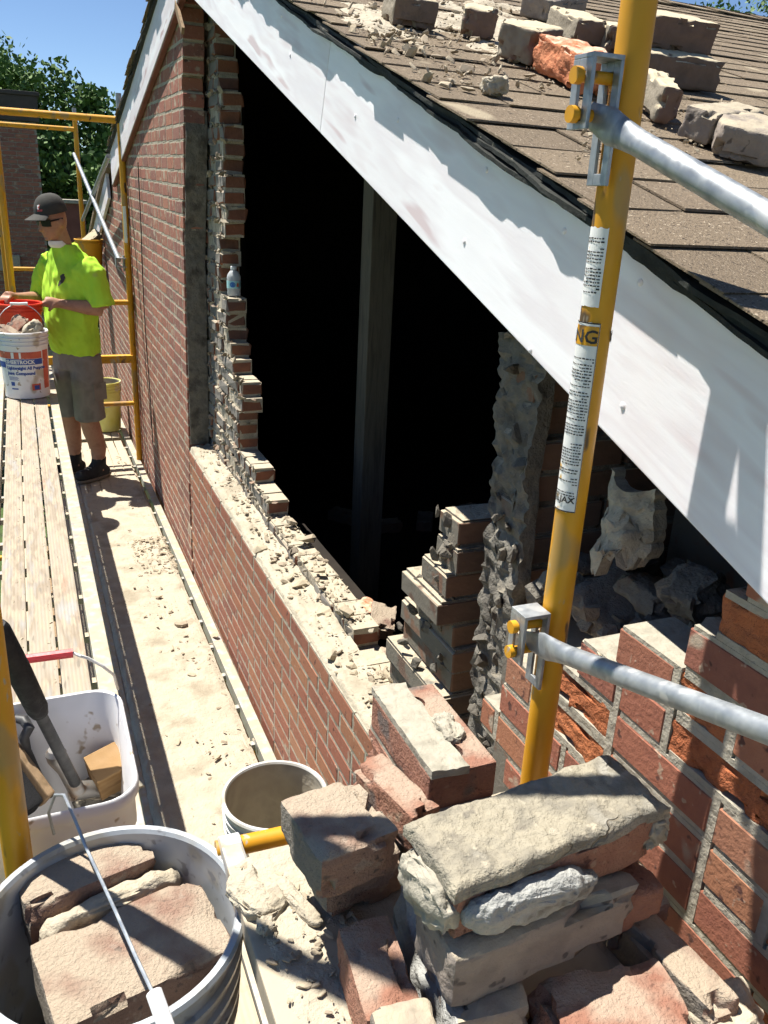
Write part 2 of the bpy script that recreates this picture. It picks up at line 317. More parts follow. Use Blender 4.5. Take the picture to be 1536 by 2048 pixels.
mm['leaf'] = mat('tree_leaves', [(.07,.13,.03),(.115,.195,.046),(.042,.085,.022)], .6, .65, .1, 20, rnd=[(.065,.13,.028),(.125,.215,.05),(.038,.085,.021),(.085,.16,.04)], spec=.3)
mm['bark'] = mat('grey_brown_bark', [(.09,.07,.05),(.13,.105,.08)], 9, .95, .8, 30, stretch=(5,5,1))
mm['coping'] = mat('dark_metal_coping', [(.05,.04,.035),(.065,.055,.05)], 6, .6, .1)
mm['skin'] = mat('sun_tanned_skin', [(.34,.175,.112),(.40,.21,.135),(.30,.15,.095)], 14, .5, .15, 120, spec=.35, bdist=.001)
mm['shirt'] = mat('fluorescent_lime_cotton', [(.40,.70,.045),(.45,.76,.055),(.35,.62,.04)], 5, .9, .3, 160, spots=((.42,.55,.12),6,.64), bdist=.003)
mm['shorts'] = mat('grey_work_cotton', [(.175,.165,.15),(.225,.21,.19),(.14,.13,.117)], 6, .95, .4, 160, bdist=.003)
mm['cap'] = mat('charcoal_cap_cotton', [(.045,.044,.04),(.07,.068,.062)], 8, .95, .4, 200)
mm['glass_d'] = mat('dark_lens', [(.008,.008,.009),(.012,.012,.013)], 5, .35, .0, spec=.3)
mm['mask'] = mat('white_dust_mask', [(.78,.76,.72),(.82,.80,.77)], 10, .95, .2)
mm['shoe'] = mat('black_work_shoe', [(.015,.015,.016),(.03,.03,.032)], 12, .7, .3, 90)
mm['sole'] = mat('dusty_shoe_sole', [(.16,.13,.1),(.24,.2,.15)], 12, .9)
# ------------------------------------------------------------------ ground
def hsh(i, j=0): return random.Random(i*7919 + j*104729 + 5).random()
g = MB(); g.grid(lambda u, v: (-150 + 300*u, -60 + 360*v, -3.0 + .15*nz((u*40, v*40, 0))), 60, 60)
tag(obj('lawn', g.mesh('lawn', True), mm['grass']), 'green lawn far below the scaffold', None, None, 'structure')

# ------------------------------------------------------------------ the house
BL, BW, BH, JT, CP = .192, .095, .0535, .013, .0665     # brick length, width, height, joint, course pitch
SILL = 10 * CP
RY, RZ, SR_, SL = 3.95, 3.012, .3303, .225                 # ridge, right and left roof slope
house = empty('brick_house', (0, 4, -3), 'brick house with an open gable wall, white rake boards and a brown shingle roof', 'house')

def roof_z(y): return RZ - SR_*(RY - y) if y <= RY else RZ - SL*(y - RY)
def rise(y): return max(0.0, y - 3.0) * .022
def interp(tab, z):
    if z <= tab[0][0]: return tab[0][1]
    for (a, b), (c, d) in zip(tab, tab[1:]):
        if z <= c: return b + (d-b)*(z-a)/(c-a)
    return tab[-1][1]
JAMB = [(.6,4.37),(1.2,4.35),(1.75,4.32),(2.2,4.20),(2.6,4.15)]
RACK = [(.66,1.03),(1.06,1.04),(1.09,1.10),(1.10,1.18),(1.166,1.163),(1.32,.95),(1.42,.86),(1.49,.73),(1.60,.66),(1.8,.3),(2.2,-.6)]
JAG = [(.735,2.16),(.74,3.08),(.79,3.34),(.86,3.52),(.90,3.64),(.945,3.64),(1.03,3.675),(1.11,3.60),(1.19,3.68),(1.25,3.83),(1.40,3.90),(1.45,3.88),(1.51,3.88),(1.52,4.05),(1.65,4.02),(1.7,4.0),(1.85,3.92),(1.976,3.84),(2.12,3.95),(2.28,3.93),(2.5,4.02),(2.8,4.1)]

def brick_proto(L, W, H, seed, j=.0022, bev=.004):
    r = random.Random(seed); m = MB(); m.box((-W/2,-L/2,-H/2), (W/2,L/2,H/2)); me = m.mesh('brick')
    bm = bmesh.new(); bm.from_mesh(me); bmesh.ops.bevel(bm, geom=list(bm.edges), offset=bev, segments=1, affect='EDGES')
    for v in bm.verts: v.co += Vector((r.uniform(-j,j), r.uniform(-j,j), r.uniform(-j,j)))
    bm.to_mesh(me); bm.free(); return me
PROT = {}
def proto(L, kind='f'):
    key = (round(L/.0245), kind, rng.randrange(6))
    if key not in PROT:
        Lr = key[0]*.0245
        PROT[key] = brick_proto(Lr, BW, BH, hash(key) % 9999, 0.0006 if kind == 'f' else .004, .0020 if kind == 'f' else .007)
    return PROT[key]

bricks = []   # (x_front, yc, zc, length, wythe)  length along y
def run_course(k, y0, y1, x, wy, bond=0, toothed0=0, toothed1=0, zoff=0.0, half=.12, rs=0):
    """lay one course from y0 to y1"""
    r = random.Random(k*31 + rs); y = math.floor(y0 / (BL+JT)) * (BL+JT) + (bond % 2) * (BL+JT)/2 - (BL+JT)
    header = half >= 1
    while y < y1:
        L = BL
        if half and r.random() < half: L = BL/2 - JT/2
        a, b = y, y + L; y = b + JT
        a2 = max(a, y0 + r.uniform(-.01, .012)*toothed0); b2 = min(b, y1 + r.uniform(-.01,.01)*toothed1)
        if b2 - a2 < .03: continue
        bricks.append((x, (a2+b2)/2, (k+.5)*CP + zoff, b2-a2, wy))
YB = 9.9
for k in range(-3, 42):
    zc = (k+.5)*CP
    # outer wythe, lower field (new red brick) up to the joint under the jamb, older brick beyond
    if zc < SILL:
        run_course(k, -.75, 4.36, 0.0, 'new', k, half=.06); run_course(k, 4.375, YB, 0.0, 'old', k+1, half=.35, rs=9)
    else:
        j = interp(JAMB, zc) + (hsh(k)-.5)*.02
        def top(y): return min(roof_z(y) - .14, 2.02 if 7.25 < y < 7.55 else (1.93 - .30*(y-7.55) if y >= 7.55 else 9))
        y = j; ye = j
        while ye < YB and top(ye) - rise(ye) > zc: ye += .05
        if ye - j > .1: run_course(k, j, ye, 0.0, 'old', k+1, half=.35, rs=9)
        e = interp(RACK, zc)
        # toothed end follows the bond
        if e > -.7:
            if zc < roof_z(e) - .15: run_course(k, -.75, e + (hsh(k, 2)-.5)*.07, 0.0, 'new', k, half=.10, rs=3)
    # inner wythe
    if zc < SILL: run_course(k, 1.3, 4.5, .117, 'in', k, half=.5, rs=5)
    elif zc < 2.75:
        y0 = interp(JAG, zc) + (hsh(k, 3)-.5)*.07
        if zc < .74: y0 = 2.16
        if zc < roof_z(y0) - .2: run_course(k, y0, 4.62, .117, 'in', k, half=.45, rs=5)
rk = lambda k: random.Random(k*13+1)
def perp(y0, y1, x0, x1, k, wy):
    x = x0
    while x < x1 - .04:
        L = min(BL, x1-x); bricks.append((x, (y0+y1)/2, (k+.5)*CP, (y1-y0), wy + '_p%0.3f' % L)); x += L + JT
for k in range(8, 20):                                   # flue wall that stands in the opening
    z = (k+.5)*CP
    if z < 1.31:
        r = rk(k); yb = 1.88 if z < .84 else (1.85 if z < 1.0 else (1.76 if z < 1.1 else (1.69 if z < 1.22 else 1.655)))
        perp(1.548 + r.uniform(-.012,.012), yb, .12 + r.uniform(-.03,.03), .62, k, 'flue')
for k in range(8, 28):                                   # flue divider nearer the camera
    z = (k+.5)*CP; r = rk(k+50)
    if z < 1.80: perp(1.29 + r.uniform(-.012,.012), 1.395 + r.uniform(-.012,.012), .135 + r.uniform(-.02,.02), .66, k, 'flue')

wall = None
mort = {'new': MB(), 'old': MB(), 'in': MB(), 'flue': MB()}
items = []
SPALL = {}
for i, (x, yc, zc, L, wy) in enumerate(bricks):
    zc += rise(yc) if not wy.startswith('flue') else 0
    r = random.Random(i); base = wy.split('_p')[0]
    if '_p' in wy:
        Lx = float(wy.split('_p')[1]); cen = Vector((x + Lx/2, yc, zc)); size = (Lx, L, BH)
    else:
        cen = Vector((x + BW/2, yc, zc)); size = (BW, L, BH)
    rec = {'new': .0006, 'old': .0004, 'in': .004, 'flue': .006}[base] + r.uniform(0, .0006 if base in ('new', 'old') else .002)
    h = JT/2 + .0004; top = CP - BH - .0004 - JT/2
    ea, eb = (JT - .0006 if base == 'new' else -.005), (JT - .0006 if base != 'new' else -.005)
    if '_p' in wy: ea = eb = -.004
    a = (cen.x - size[0]/2 + rec, cen.y - size[1]/2 - ea, cen.z - CP/2 + .0002); b = (cen.x + size[0]/2 - .004, cen.y + size[1]/2 + eb, cen.z + CP/2 - .0002)
    sp = base == 'new' and cen.y < 1.3 and cen.z > .72 and r.random() < .17
    if sp:
        mort[base].box((a[0] + .022, a[1], a[2]), b)
        for (za, zb_) in ((a[2], cen.z - BH/2 + .003), (cen.z + BH/2 - .003, b[2])): mort[base].box((a[0], a[1], za), (a[0] + .026, b[1], zb_))
        mort[base].box((a[0], a[1], cen.z - BH/2 + .003), (a[0] + .026, cen.y - size[1]/2 + .004, cen.z + BH/2 - .003))
    else: mort[base].box(a, b)
    items.append((cen, size, base, r, (cen - Vector(CAM)).length, sp))
parts = {}
for key, nm_, mk in (('new', 'outer_wall', 'mortar_g'), ('old', 'old_outer_wall', 'mortar'), ('in', 'inner_wall', 'mortar'), ('flue', 'flue_wall', 'parge')):
    parts[key] = obj(nm_, mort[key].mesh(nm_), mm[mk], house)
items.sort(key=lambda t: t[4] * (1.6 if t[2] == 'old' else 1) * (1.5 if t[2] == 'in' and t[0].z < SILL else 1) + (3 if t[0].z < -.05 or (t[2] == 'new' and t[0].y < .1) else 0))
MK = {'new': 'brick_new', 'old': 'brick_old', 'in': 'brick_in', 'flue': 'brick_dark'}
FAR = {k: ([], []) for k in MK}
def fieldmesh(cen, size, r, V, F, me, sx, sy, jig):
    b = len(V); M = Matrix.Translation(cen + jig) @ Matrix.Diagonal((sx, sy, 1, 1))
    V += [tuple(M @ v.co) for v in me.vertices]; F += [tuple(q+b for q in f.vertices) for f in me.polygons]
for n, (cen, size, base, r, d, sp) in enumerate(items):
    me = proto(size[1], 'f' if base in ('new', 'old', 'flue') else 'r'); Lr = max(v.co.y for v in me.vertices)*2
    sy = size[1] / Lr; sx = size[0] / BW
    jig = Vector((r.uniform(-.0009,-.0002) if base in ('new','old') else r.uniform(-.009,.009), 0, r.uniform(-.001,.001)))
    if n < 300:
        o = bpy.data.objects.new('brick', me if not sp else hero('brick', size[1] + .002, BW, BH + .002, n, chip=.0065, cuts=13, rnd=.004))
        if sp: o.matrix_basis = Matrix.Translation(cen + Vector((.002, 0, 0))) @ Matrix.Rotation(PI/2, 4, 'Z')
        else: o.matrix_basis = Matrix.Translation(cen + jig) @ Euler((r.uniform(-.006,.006), r.uniform(-.003,.003) if base in ('new','old') else r.uniform(-.01,.01), 0)).to_matrix().to_4x4() @ Matrix.Diagonal((sx, sy, 1, 1))
        link(o, parts[base])
        if not o.data.materials: o.data.materials.append(mm[MK[base]])
        o.material_slots[0].link = 'OBJECT'; o.material_slots[0].material = mm['brick_spall'] if sp else mm[MK[base]]
        if sp: o['label'] = 'spalled rough orange brick'
    else:
        fieldmesh(cen, size, r, *FAR[base], me, sx, sy, jig)
for base, (V, F) in FAR.items():
    if V:
        me = bpy.data.meshes.new('brick_field'); me.from_pydata(V, [], F); me.update()
        tag(obj('brick_field', me, mm[MK[base]], parts[base]), None, None, None, 'stuff')

itf = []
# ---- mortar squeezed out of the joints of the broken inner wall (too small to pick apart)
it = []
for (cen, size, base, r, d, sp) in items:
    if base == 'in' and cen.z > SILL - .03 and cen.y < 4.45:
        for q in range(4):
            it.append(((.117 + r.uniform(-.006,.01), cen.y + r.uniform(-.5,.5)*size[1], cen.z + r.choice((-1,1))*CP/2 + r.uniform(-.006,.006)), (r.uniform(.02,.05), r.uniform(.02,.06), r.uniform(.012,.028)), (r.random()*6, r.random()*.6, r.random()*6)))
        if r.random() < .5:
            it.append(((.125 + r.uniform(0,.08), cen.y - size[1]/2, cen.z + BH/2), (r.uniform(.03,.07), r.uniform(.02,.05), r.uniform(.012,.025)), (0, 0, r.random()*6)))
    if base == 'flue' and cen.x < .30:
        for q in range(4):
            itf.append(((.120 + r.uniform(-.012,.02), cen.y + r.uniform(-.5,.5)*size[1], cen.z + r.uniform(-.5,.5)*CP), (r.uniform(.02,.05), r.uniform(.03,.07), r.uniform(.02,.05)), (r.random()*6, r.random()*6, r.random()*6)))
scatter('joint_mortar', it, mm['mortar_d'], parts['in']); scatter('joint_mortar', itf, mm['soot'], parts['flue'])
it = []
for (cen, size, base, r, d, sp) in items:                    # racked end of the near wall
    if base == 'new' and cen.z > SILL and cen.y + size[1]/2 > interp(RACK, cen.z) - .28:
        for q in range(5):
            it.append(((r.uniform(.012,.085), cen.y + r.uniform(-.5,.5)*size[1], cen.z + BH/2 + r.uniform(-.002,.006)), (r.uniform(.015,.06), r.uniform(.015,.06), r.uniform(.006,.018)), (0, 0, r.random()*6)))
scatter('joint_mortar', it, mm['mortar'], parts['new'])

# ragged grey parging on the end of the flue divider
def rough_plate(nu, nv, P, amp, thick, off, freq=25):
    m = MB()
    def Q(u, v):
        p, n_ = P(u, v); d = amp*(nz(p, freq, off) + .5*nz(p, freq*2.6, off+4)); return Vector(p) + Vector(n_)*d
    m.grid(Q, nu, nv); b = len(m.v)
    def Q2(u, v): p, n_ = P(u, v); return Vector(p) - Vector(n_)*thick
    m.grid(Q2, nu, nv)
    idx = lambda i, j, o: o + i*nv + j
    for i in range(nu-1):
        m.f += [(idx(i,0,0), idx(i+1,0,0), idx(i+1,0,b), idx(i,0,b)), (idx(i,nv-1,0), idx(i,nv-1,b), idx(i+1,nv-1,b), idx(i+1,nv-1,0))]
    for j in range(nv-1):
        m.f += [(idx(0,j,0), idx(0,j,b), idx(0,j+1,b), idx(0,j+1,0)), (idx(nu-1,j,0), idx(nu-1,j+1,0), idx(nu-1,j+1,b), idx(nu-1,j,b))]
    return m
def pg(u, v):
    z = .80 + u*.98; lean = (z - .8)*.02
    y = 1.262 + .145*v + lean + .016*nz((0, v*2, z), 14, 3)*(1 if v < .5 else 1.3)
    return (.118 + .012*nz((y, 0, z), 9, 1), y, z), (-1, 0, 0)
obj('parging', rough_plate(110, 18, pg, .015, .03, 5, 34).mesh('parging', True, angle=30), mm['parge'], parts['flue'])
def jp(u, v):
    z = .70 + u*1.62; return (.008 + .098*v + .004*nz((v*3, 0, z), 8, 2), interp(JAMB, z) - .016 + .02*max(0, u-.93)/.07, z + rise(4.3)), (0, -1, 0)
obj('jamb_parging', rough_plate(110, 10, jp, .006, .012, 15, 22).mesh('jamb_parging', True, angle=40), mm['parge'], parts['old'])
# hanging piece of flue lining
fl = [at(q, 0, .22) for q in ((1240, 955), (1330, 985), (1232, 1090), (1318, 1150))]
def fp(u, v):
    z = fl[0].z - u*(fl[0].z - fl[3].z)*1.0; a = fl[0].y + (fl[2].y-fl[0].y)*u; b_ = fl[1].y + (fl[3].y-fl[1].y)*u
    bul = math.sin(v*PI)*.05*(0.4+u); cut = .05*nz((v*3, u*2, 0), 3, 2) * u
    return (.20 - bul, a + (b_-a)*v*(1 - .25*max(0, u-.6)) + .01*nz((u*4, v*4, 1), 2), z + cut + .08*(v-.5)**2), (-1, 0, 0)
obj('flue_lining', rough_plate(34, 20, fp, .008, .025, 8, 30).mesh('flue_lining', True, angle=30), mm['mortar'], parts['flue'])

# ---- closed shell of the attic behind the wall
m = MB()
m.box((.50, -.8, -.2), (.62, 1.285, 2.06)); 
obj('flue_back_wall', m.mesh('flue_back_wall'), mm['brick_dark'], house)
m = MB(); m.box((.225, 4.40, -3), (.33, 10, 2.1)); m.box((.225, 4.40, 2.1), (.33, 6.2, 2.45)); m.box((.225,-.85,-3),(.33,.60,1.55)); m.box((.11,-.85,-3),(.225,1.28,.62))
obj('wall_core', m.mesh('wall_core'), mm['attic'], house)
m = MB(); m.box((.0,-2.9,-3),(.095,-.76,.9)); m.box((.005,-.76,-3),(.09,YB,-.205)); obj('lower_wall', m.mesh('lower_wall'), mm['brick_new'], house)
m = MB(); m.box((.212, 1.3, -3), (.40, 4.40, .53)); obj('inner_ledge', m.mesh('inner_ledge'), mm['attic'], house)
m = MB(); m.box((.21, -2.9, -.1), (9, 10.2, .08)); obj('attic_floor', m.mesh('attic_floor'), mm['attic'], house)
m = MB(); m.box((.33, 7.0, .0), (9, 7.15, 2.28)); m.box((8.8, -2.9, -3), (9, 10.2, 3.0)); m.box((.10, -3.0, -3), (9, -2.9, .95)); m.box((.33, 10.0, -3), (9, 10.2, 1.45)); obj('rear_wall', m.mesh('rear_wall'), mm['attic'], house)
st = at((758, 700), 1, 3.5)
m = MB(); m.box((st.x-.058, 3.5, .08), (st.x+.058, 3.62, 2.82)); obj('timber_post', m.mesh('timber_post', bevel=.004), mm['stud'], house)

# ---- roof
ca, sa = math.cos(math.atan(SR_)), math.sin(math.atan(SR_)); cl, sl = math.cos(math.atan(SL)), math.sin(math.atan(SL))
U = Vector((0, ca, sa)); Nn = Vector((0, -sa, ca)); RG = Vector((0, RY, RZ - .012))
UL = Vector((0, -cl, sl)); NL = Vector((0, sl, cl))
deck = MB()
for (u_, n_, ln) in ((U, Nn, 7.2), (UL, NL, 3.55)):
    a = RG - n_*.012; vs = []
    for x in (-.004, 9.1):
        for s_ in (0, ln):
            for t in (0, .10): vs.append(Vector((x, 0, 0)) + a - u_*s_ - n_*t)
    deck.add(vs, [(0,1,3,2),(4,6,7,5),(0,2,6,4),(1,5,7,3),(0,4,5,1),(2,3,7,6)])
roof = obj('roof', deck.mesh('roof'), mm['attic'], house)
TW, EX, TT = .305, .127, .0028
tabp = []
for q in range(5):
    m = MB(); r = random.Random(q+70); m.box((0, 0, 0), (TW-.008, .165, TT)); me = m.mesh('shingle')
    for v in me.vertices:
        if v.co.y < .01: v.co.y += r.uniform(-.002,.002); v.co.z += r.uniform(0, .0015)
    me.materials.append(mm['shingle']); tabp.append(me)
tabs = []
th = math.atan2(.0034, .127)
for side, (u_, n_, ln) in enumerate(((U, Nn, 6.9), (UL, NL, 3.4))):
    for c in range(int(ln/EX)):
        s_ = (c+1)*EX; x = -.06 - hsh(c, 5)*.25 if side == 0 else -.06
        r = random.Random(c + side*500); edge = -.060 + r.uniform(-.009,.007) + .006*math.sin(c*.9)
        x = edge - (.0 if c % 2 else .152) - r.uniform(0, .02)
        while x < 9.0:
            a = max(x, edge); wd = x + TW - a; x += TW
            if wd < .03: continue
            tabs.append((side, Vector((a, 0, 0)) + RG - u_*s_ + n_*(.006 + r.uniform(0,.003)), wd/TW, u_, n_, r))
tabs.sort(key=lambda t: (t[1] - Vector(CAM)).length + (50 if t[0] else 0) + (50 if t[1].y < .25 else 0))
V, F = [], []
for i, (side, p, sx, u_, n_, r) in enumerate(tabs):
    xd = Vector((1,0,0)); uu = (u_ - n_*math.tan(th)).normalized(); nn = xd.cross(uu) if side == 0 else uu.cross(xd)
    if side: nn = -nn if nn.z < 0 else nn
    p = p + n_*.0036
    M = Matrix(((xd.x*sx, uu.x, nn.x, p.x), (xd.y*sx, uu.y, nn.y, p.y), (xd.z*sx, uu.z, nn.z, p.z), (0,0,0,1)))
    me = tabp[i % 5]
    if i < 300: obj('shingle', me, None, roof, M)
    else:
        b = len(V); V += [tuple(M @ v.co) for v in me.vertices]; F += [tuple(q+b for q in f.vertices) for f in me.polygons]
me = bpy.data.meshes.new('shingle_field'); me.from_pydata(V, [], F); me.update(); tag(obj('shingle_field', me, mm['shingle'], roof), None, None, None, 'stuff')
m = MB()                                                 # ridge caps
for q in range(30):
    x = -.07 + q*.30
    for (u_, n_) in ((U, Nn), (UL, NL)):
        vs = []
        for xx, lift in ((x, .022), (x+.34, .014)):
            for s_ in (0, .13): vs += [Vector((xx,0,0)) + RG - u_*s_ + n_*lift, Vector((xx,0,0)) + RG - u_*s_ + n_*(lift+.005)]
        m.add(vs, [(0,1,3,2),(4,6,7,5),(0,2,6,4),(1,5,7,3),(0,4,5,1),(2,3,7,6)])
obj('ridge_cap', m.mesh('ridge_cap'), mm['shingle'], roof)
# felt and old shingle ends hanging over the rake
for side, (u_, n_, ln) in enumerate(((U, Nn, 4.6), (UL, NL, 3.4))):
    for lay in range(3):
        m = MB(); k = int(ln/.02)
        for i in range(k+1):
            s_ = i*.02; e = -.050 - .012*lay*0 + .006*math.sin(s_*7+lay*2) + .009*nz((s_*9, lay*7, 0)) + .004*nz((s_*40, lay, 3)); lo = -.006 - lay*.0075 + .004*nz((s_*6, lay*5, 9)); hi = lo + .006
            c0 = RG - u_*s_
            for (xx, hh) in ((e, lo - .005*max(0, nz((s_*14, lay, 2)))), (e, hi), (.06, hi), (.06, lo)): m.v.append(tuple(Vector((xx,0,0)) + c0 + n_*hh))
            if i:
                a = (i-1)*4; b = i*4
                m.f += [(a+j, a+(j+1)%4, b+(j+1)%4, b+j) for j in range(4)]
        m.f += [(0,1,2,3), (k*4+3, k*4+2, k*4+1, k*4)]
        obj('roofing_felt', m.mesh('roofing_felt', True), mm['tar'], roof)

# rake boards
def rake(y0, y1, slope, zlow0, wd, nm, mk, xf=-.033, th_=.024):
    """board whose lower edge runs through (y0, zlow0)"""
    an = math.atan(slope); m = MB(); m.box((0, 0, 0), (th_, (y1-y0)/math.cos(an), wd))
    return obj(nm, m.mesh(nm, bevel=.002), mm[mk], house, Matrix.Translation((xf, y0, zlow0)) @ Matrix.Rotation(an, 4, 'X'))
zl = lambda y: 1.625 + .343*(y-.577)
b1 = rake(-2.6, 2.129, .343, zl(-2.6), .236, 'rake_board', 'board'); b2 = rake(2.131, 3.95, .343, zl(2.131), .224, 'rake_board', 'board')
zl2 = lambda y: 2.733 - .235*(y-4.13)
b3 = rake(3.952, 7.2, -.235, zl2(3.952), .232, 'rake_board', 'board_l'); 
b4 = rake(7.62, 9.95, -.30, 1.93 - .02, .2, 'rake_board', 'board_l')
m = MB()
for (y0, y1, f_, s_) in ((3.96, 7.2, zl2, -.235),):
    vs = []
    for y in (y0, y1):
        for (x, dz) in ((-.030, -.001), (-.030, -.012), (-.005, -.012), (-.005, -.001)): vs.append((x, y, f_(y) + dz))
    m.add(vs, [(0,1,2,3),(7,6,5,4),(0,4,5,1),(1,5,6,2),(2,6,7,3),(3,7,4,0)])
obj('board_underside', m.mesh('board_underside'), mm['wood_red'], house)
m = MB(); m.box((.0, 7.6, 1.2), (.3, 9.95, 1.25)); 
def slabz(y): return 2.14 - .30*(y-7.55)
vs = []
for y in (7.55, 10.0):
    for (x, dz) in ((-.06, 0), (-.06, .04), (2.5, .04), (2.5, 0)): vs.append((x, y, slabz(y) + dz))
m = MB(); m.add(vs, [(0,1,2,3),(7,6,5,4),(0,4,5,1),(1,5,6,2),(2,6,7,3),(3,7,4,0)])
obj('lower_roof', m.mesh('lower_roof'), mm['shingle'], house)
for q in ((1128,462),(928,483),(1245,812),(972,340),(795,240),(710,232),(1280,565),(562,32),(580,110),(1060,700)):
    p = at(q, 0, -.034); m = MB(); m.lathe([(0.0001,.0009),(.0038,.0008),(.0046,.0003),(.0046,-.002)], n=12)
    obj('nail_head', m.mesh('nail_head', True), mm['board'], b2 if p.y > 2.13 else b1, Matrix.Translation(p) @ Matrix.Rotation(-PI/2, 4, 'Y') @ Matrix.Rotation(.1, 4, 'X'))
# torn wood hanging at the gable peak
m = MB(); p0 = at((352, 8), 0, -.03); p1 = at((366, 62), 0, -.03)
m.bar(p0, p1, .03, .012, (1,0,0)); m.bar(at((372, -6), 0, .02), at((360, 44), 0, .02), .035, .012, (1,0,0)); obj('splintered_board', m.mesh('splintered_board'), mm['wood'], house)

# ---- dust and rubble on the sill
m = MB(); NU, NV = 150, 26
def silld(u, v):
    y = 1.30 + u*3.05; x = .004 + v*.112
    z = SILL + rise(y) + .004 + .012*max(0, nz((x, y, 0), 9, 2)+.25) + .010*abs(nz((x, y, 0), 30, 4)) + .02*max(0, v-.55) + .012*math.sin(min(1, v*4)*PI/2) + .006*nz((x,y,0),70,6)
    if v == 0 : z = SILL + rise(y) - .004
    return (x + (.006*nz((0,y,0),20) if v == 0 else 0), y, z)
m.grid(silld, NU, NV); tag(obj('sill_dust', m.mesh('sill_dust', True, angle=60), mm['dust'], house), None, None, None, 'stuff')
it = []
for q in range(420):
    y = 1.75 + 2.55*rng.random(); x = .01 + .10*rng.random()**.7; s_ = .004 + .022*rng.random()**4
    it.append(((x, y, SILL + rise(y) + .015 + .02*(x/.1) + s_*.1), (s_*1.5, s_*1.2, s_*.8), (rng.random()*.6, rng.random()*.6, rng.random()*6)))
for q in range(200):
    y = 2.2 + 1.0*rng.random(); x = .12 + .09*rng.random(); s_ = .005 + .02*rng.random()**3
    it.append(((x, y, SILL + CP + .004), (s_*1.5, s_*1.2, s_*.8), (rng.random()*.6, rng.random()*.6, rng.random()*6)))
for q in range(260):
    y = 1.3 + .75*rng.random(); x = .10 + .16*rng.random(); s_ = .008 + .03*rng.random()**2
    it.append(((x, y, SILL + .005), (s_*1.5, s_*1.2, s_*.9), (rng.random(), rng.random(), rng.random()*6)))
scatter('sill_rubble', it, mm['crumb'], house)
# ------------------------------------------------------------------ scaffold decks
def plank(name, x0, x1, y0, y1, z, boards, mk, label, group, rail_w=.022, gapL=.03, gapR=.035, bt=.022, seam=.009):
    """aluminium-framed scaffold plank: two side rails, rungs and lengthwise deck boards"""
    e = empty(name, ((x0+x1)/2, y0, z), label, 'scaffold plank', group)
    for xa in (x0, x1 - rail_w):
        m = MB(); m.box((xa, y0, z-.065), (xa+rail_w, y1, z-.001)); obj('side_rail', m.mesh('side_rail', bevel=.002), mm['alu'], e)
    m = MB(); m.box((x0+rail_w-.002, -.014, -.014), (x1-rail_w+.002, .014, .010)); rg = m.mesh('rung', bevel=.004)
    y = y0 + .08
    while y < y1: obj('rung', rg, mm['alu'], e, Matrix.Translation((0, y, z-.035))); y += .265
    xa, xb = x0 + rail_w + gapL, x1 - rail_w - gapR; bw = (xb - xa - seam*(boards-1)) / boards
    for b in range(boards):
        m = MB(); a = xa + b*(bw+seam)
        n = 14
        vs = [];  # shallow lengthwise ribs
        for yy in (y0+.01, y1-.01):
            for i in range(n+1):
                vs.append((a + bw*i/n, yy, z + (.0009 if i % 2 else 0)))
            vs += [(a+bw, yy, z-bt), (a, yy, z-bt)]
        k = n+3
        m.add(vs, [(i, (i+1) % k, k + (i+1) % k, k+i) for i in range(k)] + [tuple(range(k)), tuple(reversed(range(k, 2*k)))])
        obj('deck_board', m.mesh('deck_board'), mm[mk], e)
    return e
GP = 'scaffold planks'
plank('scaffold_plank', -.965, -.612, -.9, 6.45, .77, 3, 'deck', 'upper plank of three dusty boards the joint compound bucket stands on', GP, rail_w=.046, gapL=.02, gapR=.018, seam=.007)
plank('scaffold_plank', -.505, -.022, 1.30, 7.08, 0, 5, 'deck2', 'lower plank covered in tan dust alongside the brick wall', GP, rail_w=.045, gapR=.04)
plank('scaffold_plank', -1.0, -.508, 1.30, 7.08, 0, 4, 'deck2', 'lower plank shaded by the upper plank, next to the outer edge', GP)
plank('scaffold_plank', -.505, -.022, 7.16, 10.2, 0, 5, 'deck2', 'far lower plank under the yellow-green bucket', GP, rail_w=.045, gapR=.04)
plank('scaffold_plank', -.60, -.475, -.9, 1.34, .762, 1, 'deck2', 'narrow near plank under the grey bucket of bricks', GP, gapL=.004, gapR=.004)
plank('scaffold_plank', -.455, -.06, -.9, 1.34, .762, 2, 'deck2', 'near plank carrying the pile of loose bricks', GP, gapL=.004, gapR=.004)
m = MB()
for i in range(5): m.box((-1.05 + i*.21, -1.5, -2.04), (-1.05 + i*.21 + .205, 10, -2.0))
tag(obj('gap_shade_deck', m.mesh('gap_shade_deck'), mm['wood']), 'board deck added one lift below to keep the gaps between the planks dark', 'deck')  # added level, hides the sunlit lawn so the plank gaps stay dark
# bearers
def tubeobj(name, pts, r, mk, parent=None, n=16): m = MB(); m.tube(pts, r, n); return obj(name, m.mesh(name, True), mm[mk], parent)
ms = empty('mason_stand', (-.31, 0, .765), 'raised dusty plank stand carrying the near pile of bricks, with a yellow bearer tube', 'plank stand')
HZ = 1.17
for (xa, xb) in ((-.563, -.322), (-.318, -.075)):
    m = MB(); m.box((xa, -.9, HZ-.04), (xb, .868, HZ)); obj('plank', m.mesh('plank', bevel=.003), mm['deck2'], ms)
for y in (.915, -.6): tubeobj('bearer', [(-.566, y+.010, HZ-.022), (-.30, y+.001, HZ-.022)], .0135, 'yellow', ms)
m = MB(); m.lathe([(.016,-.016),(.020,-.014),(.020,.014),(.016,.016)], n=24, close=True); obj('plank_hook', m.mesh('plank_hook', True), mm['grey_pl'], ms, Matrix.Translation((-.547, .921, HZ-.022)) @ Matrix.Rotation(PI/2, 4, 'Y'))
m = MB(); m.box((-.562, .86, HZ-.036), (-.532, .912, HZ-.004)); obj('hook_tongue', m.mesh('hook_tongue', bevel=.004), mm['alu'], ms)
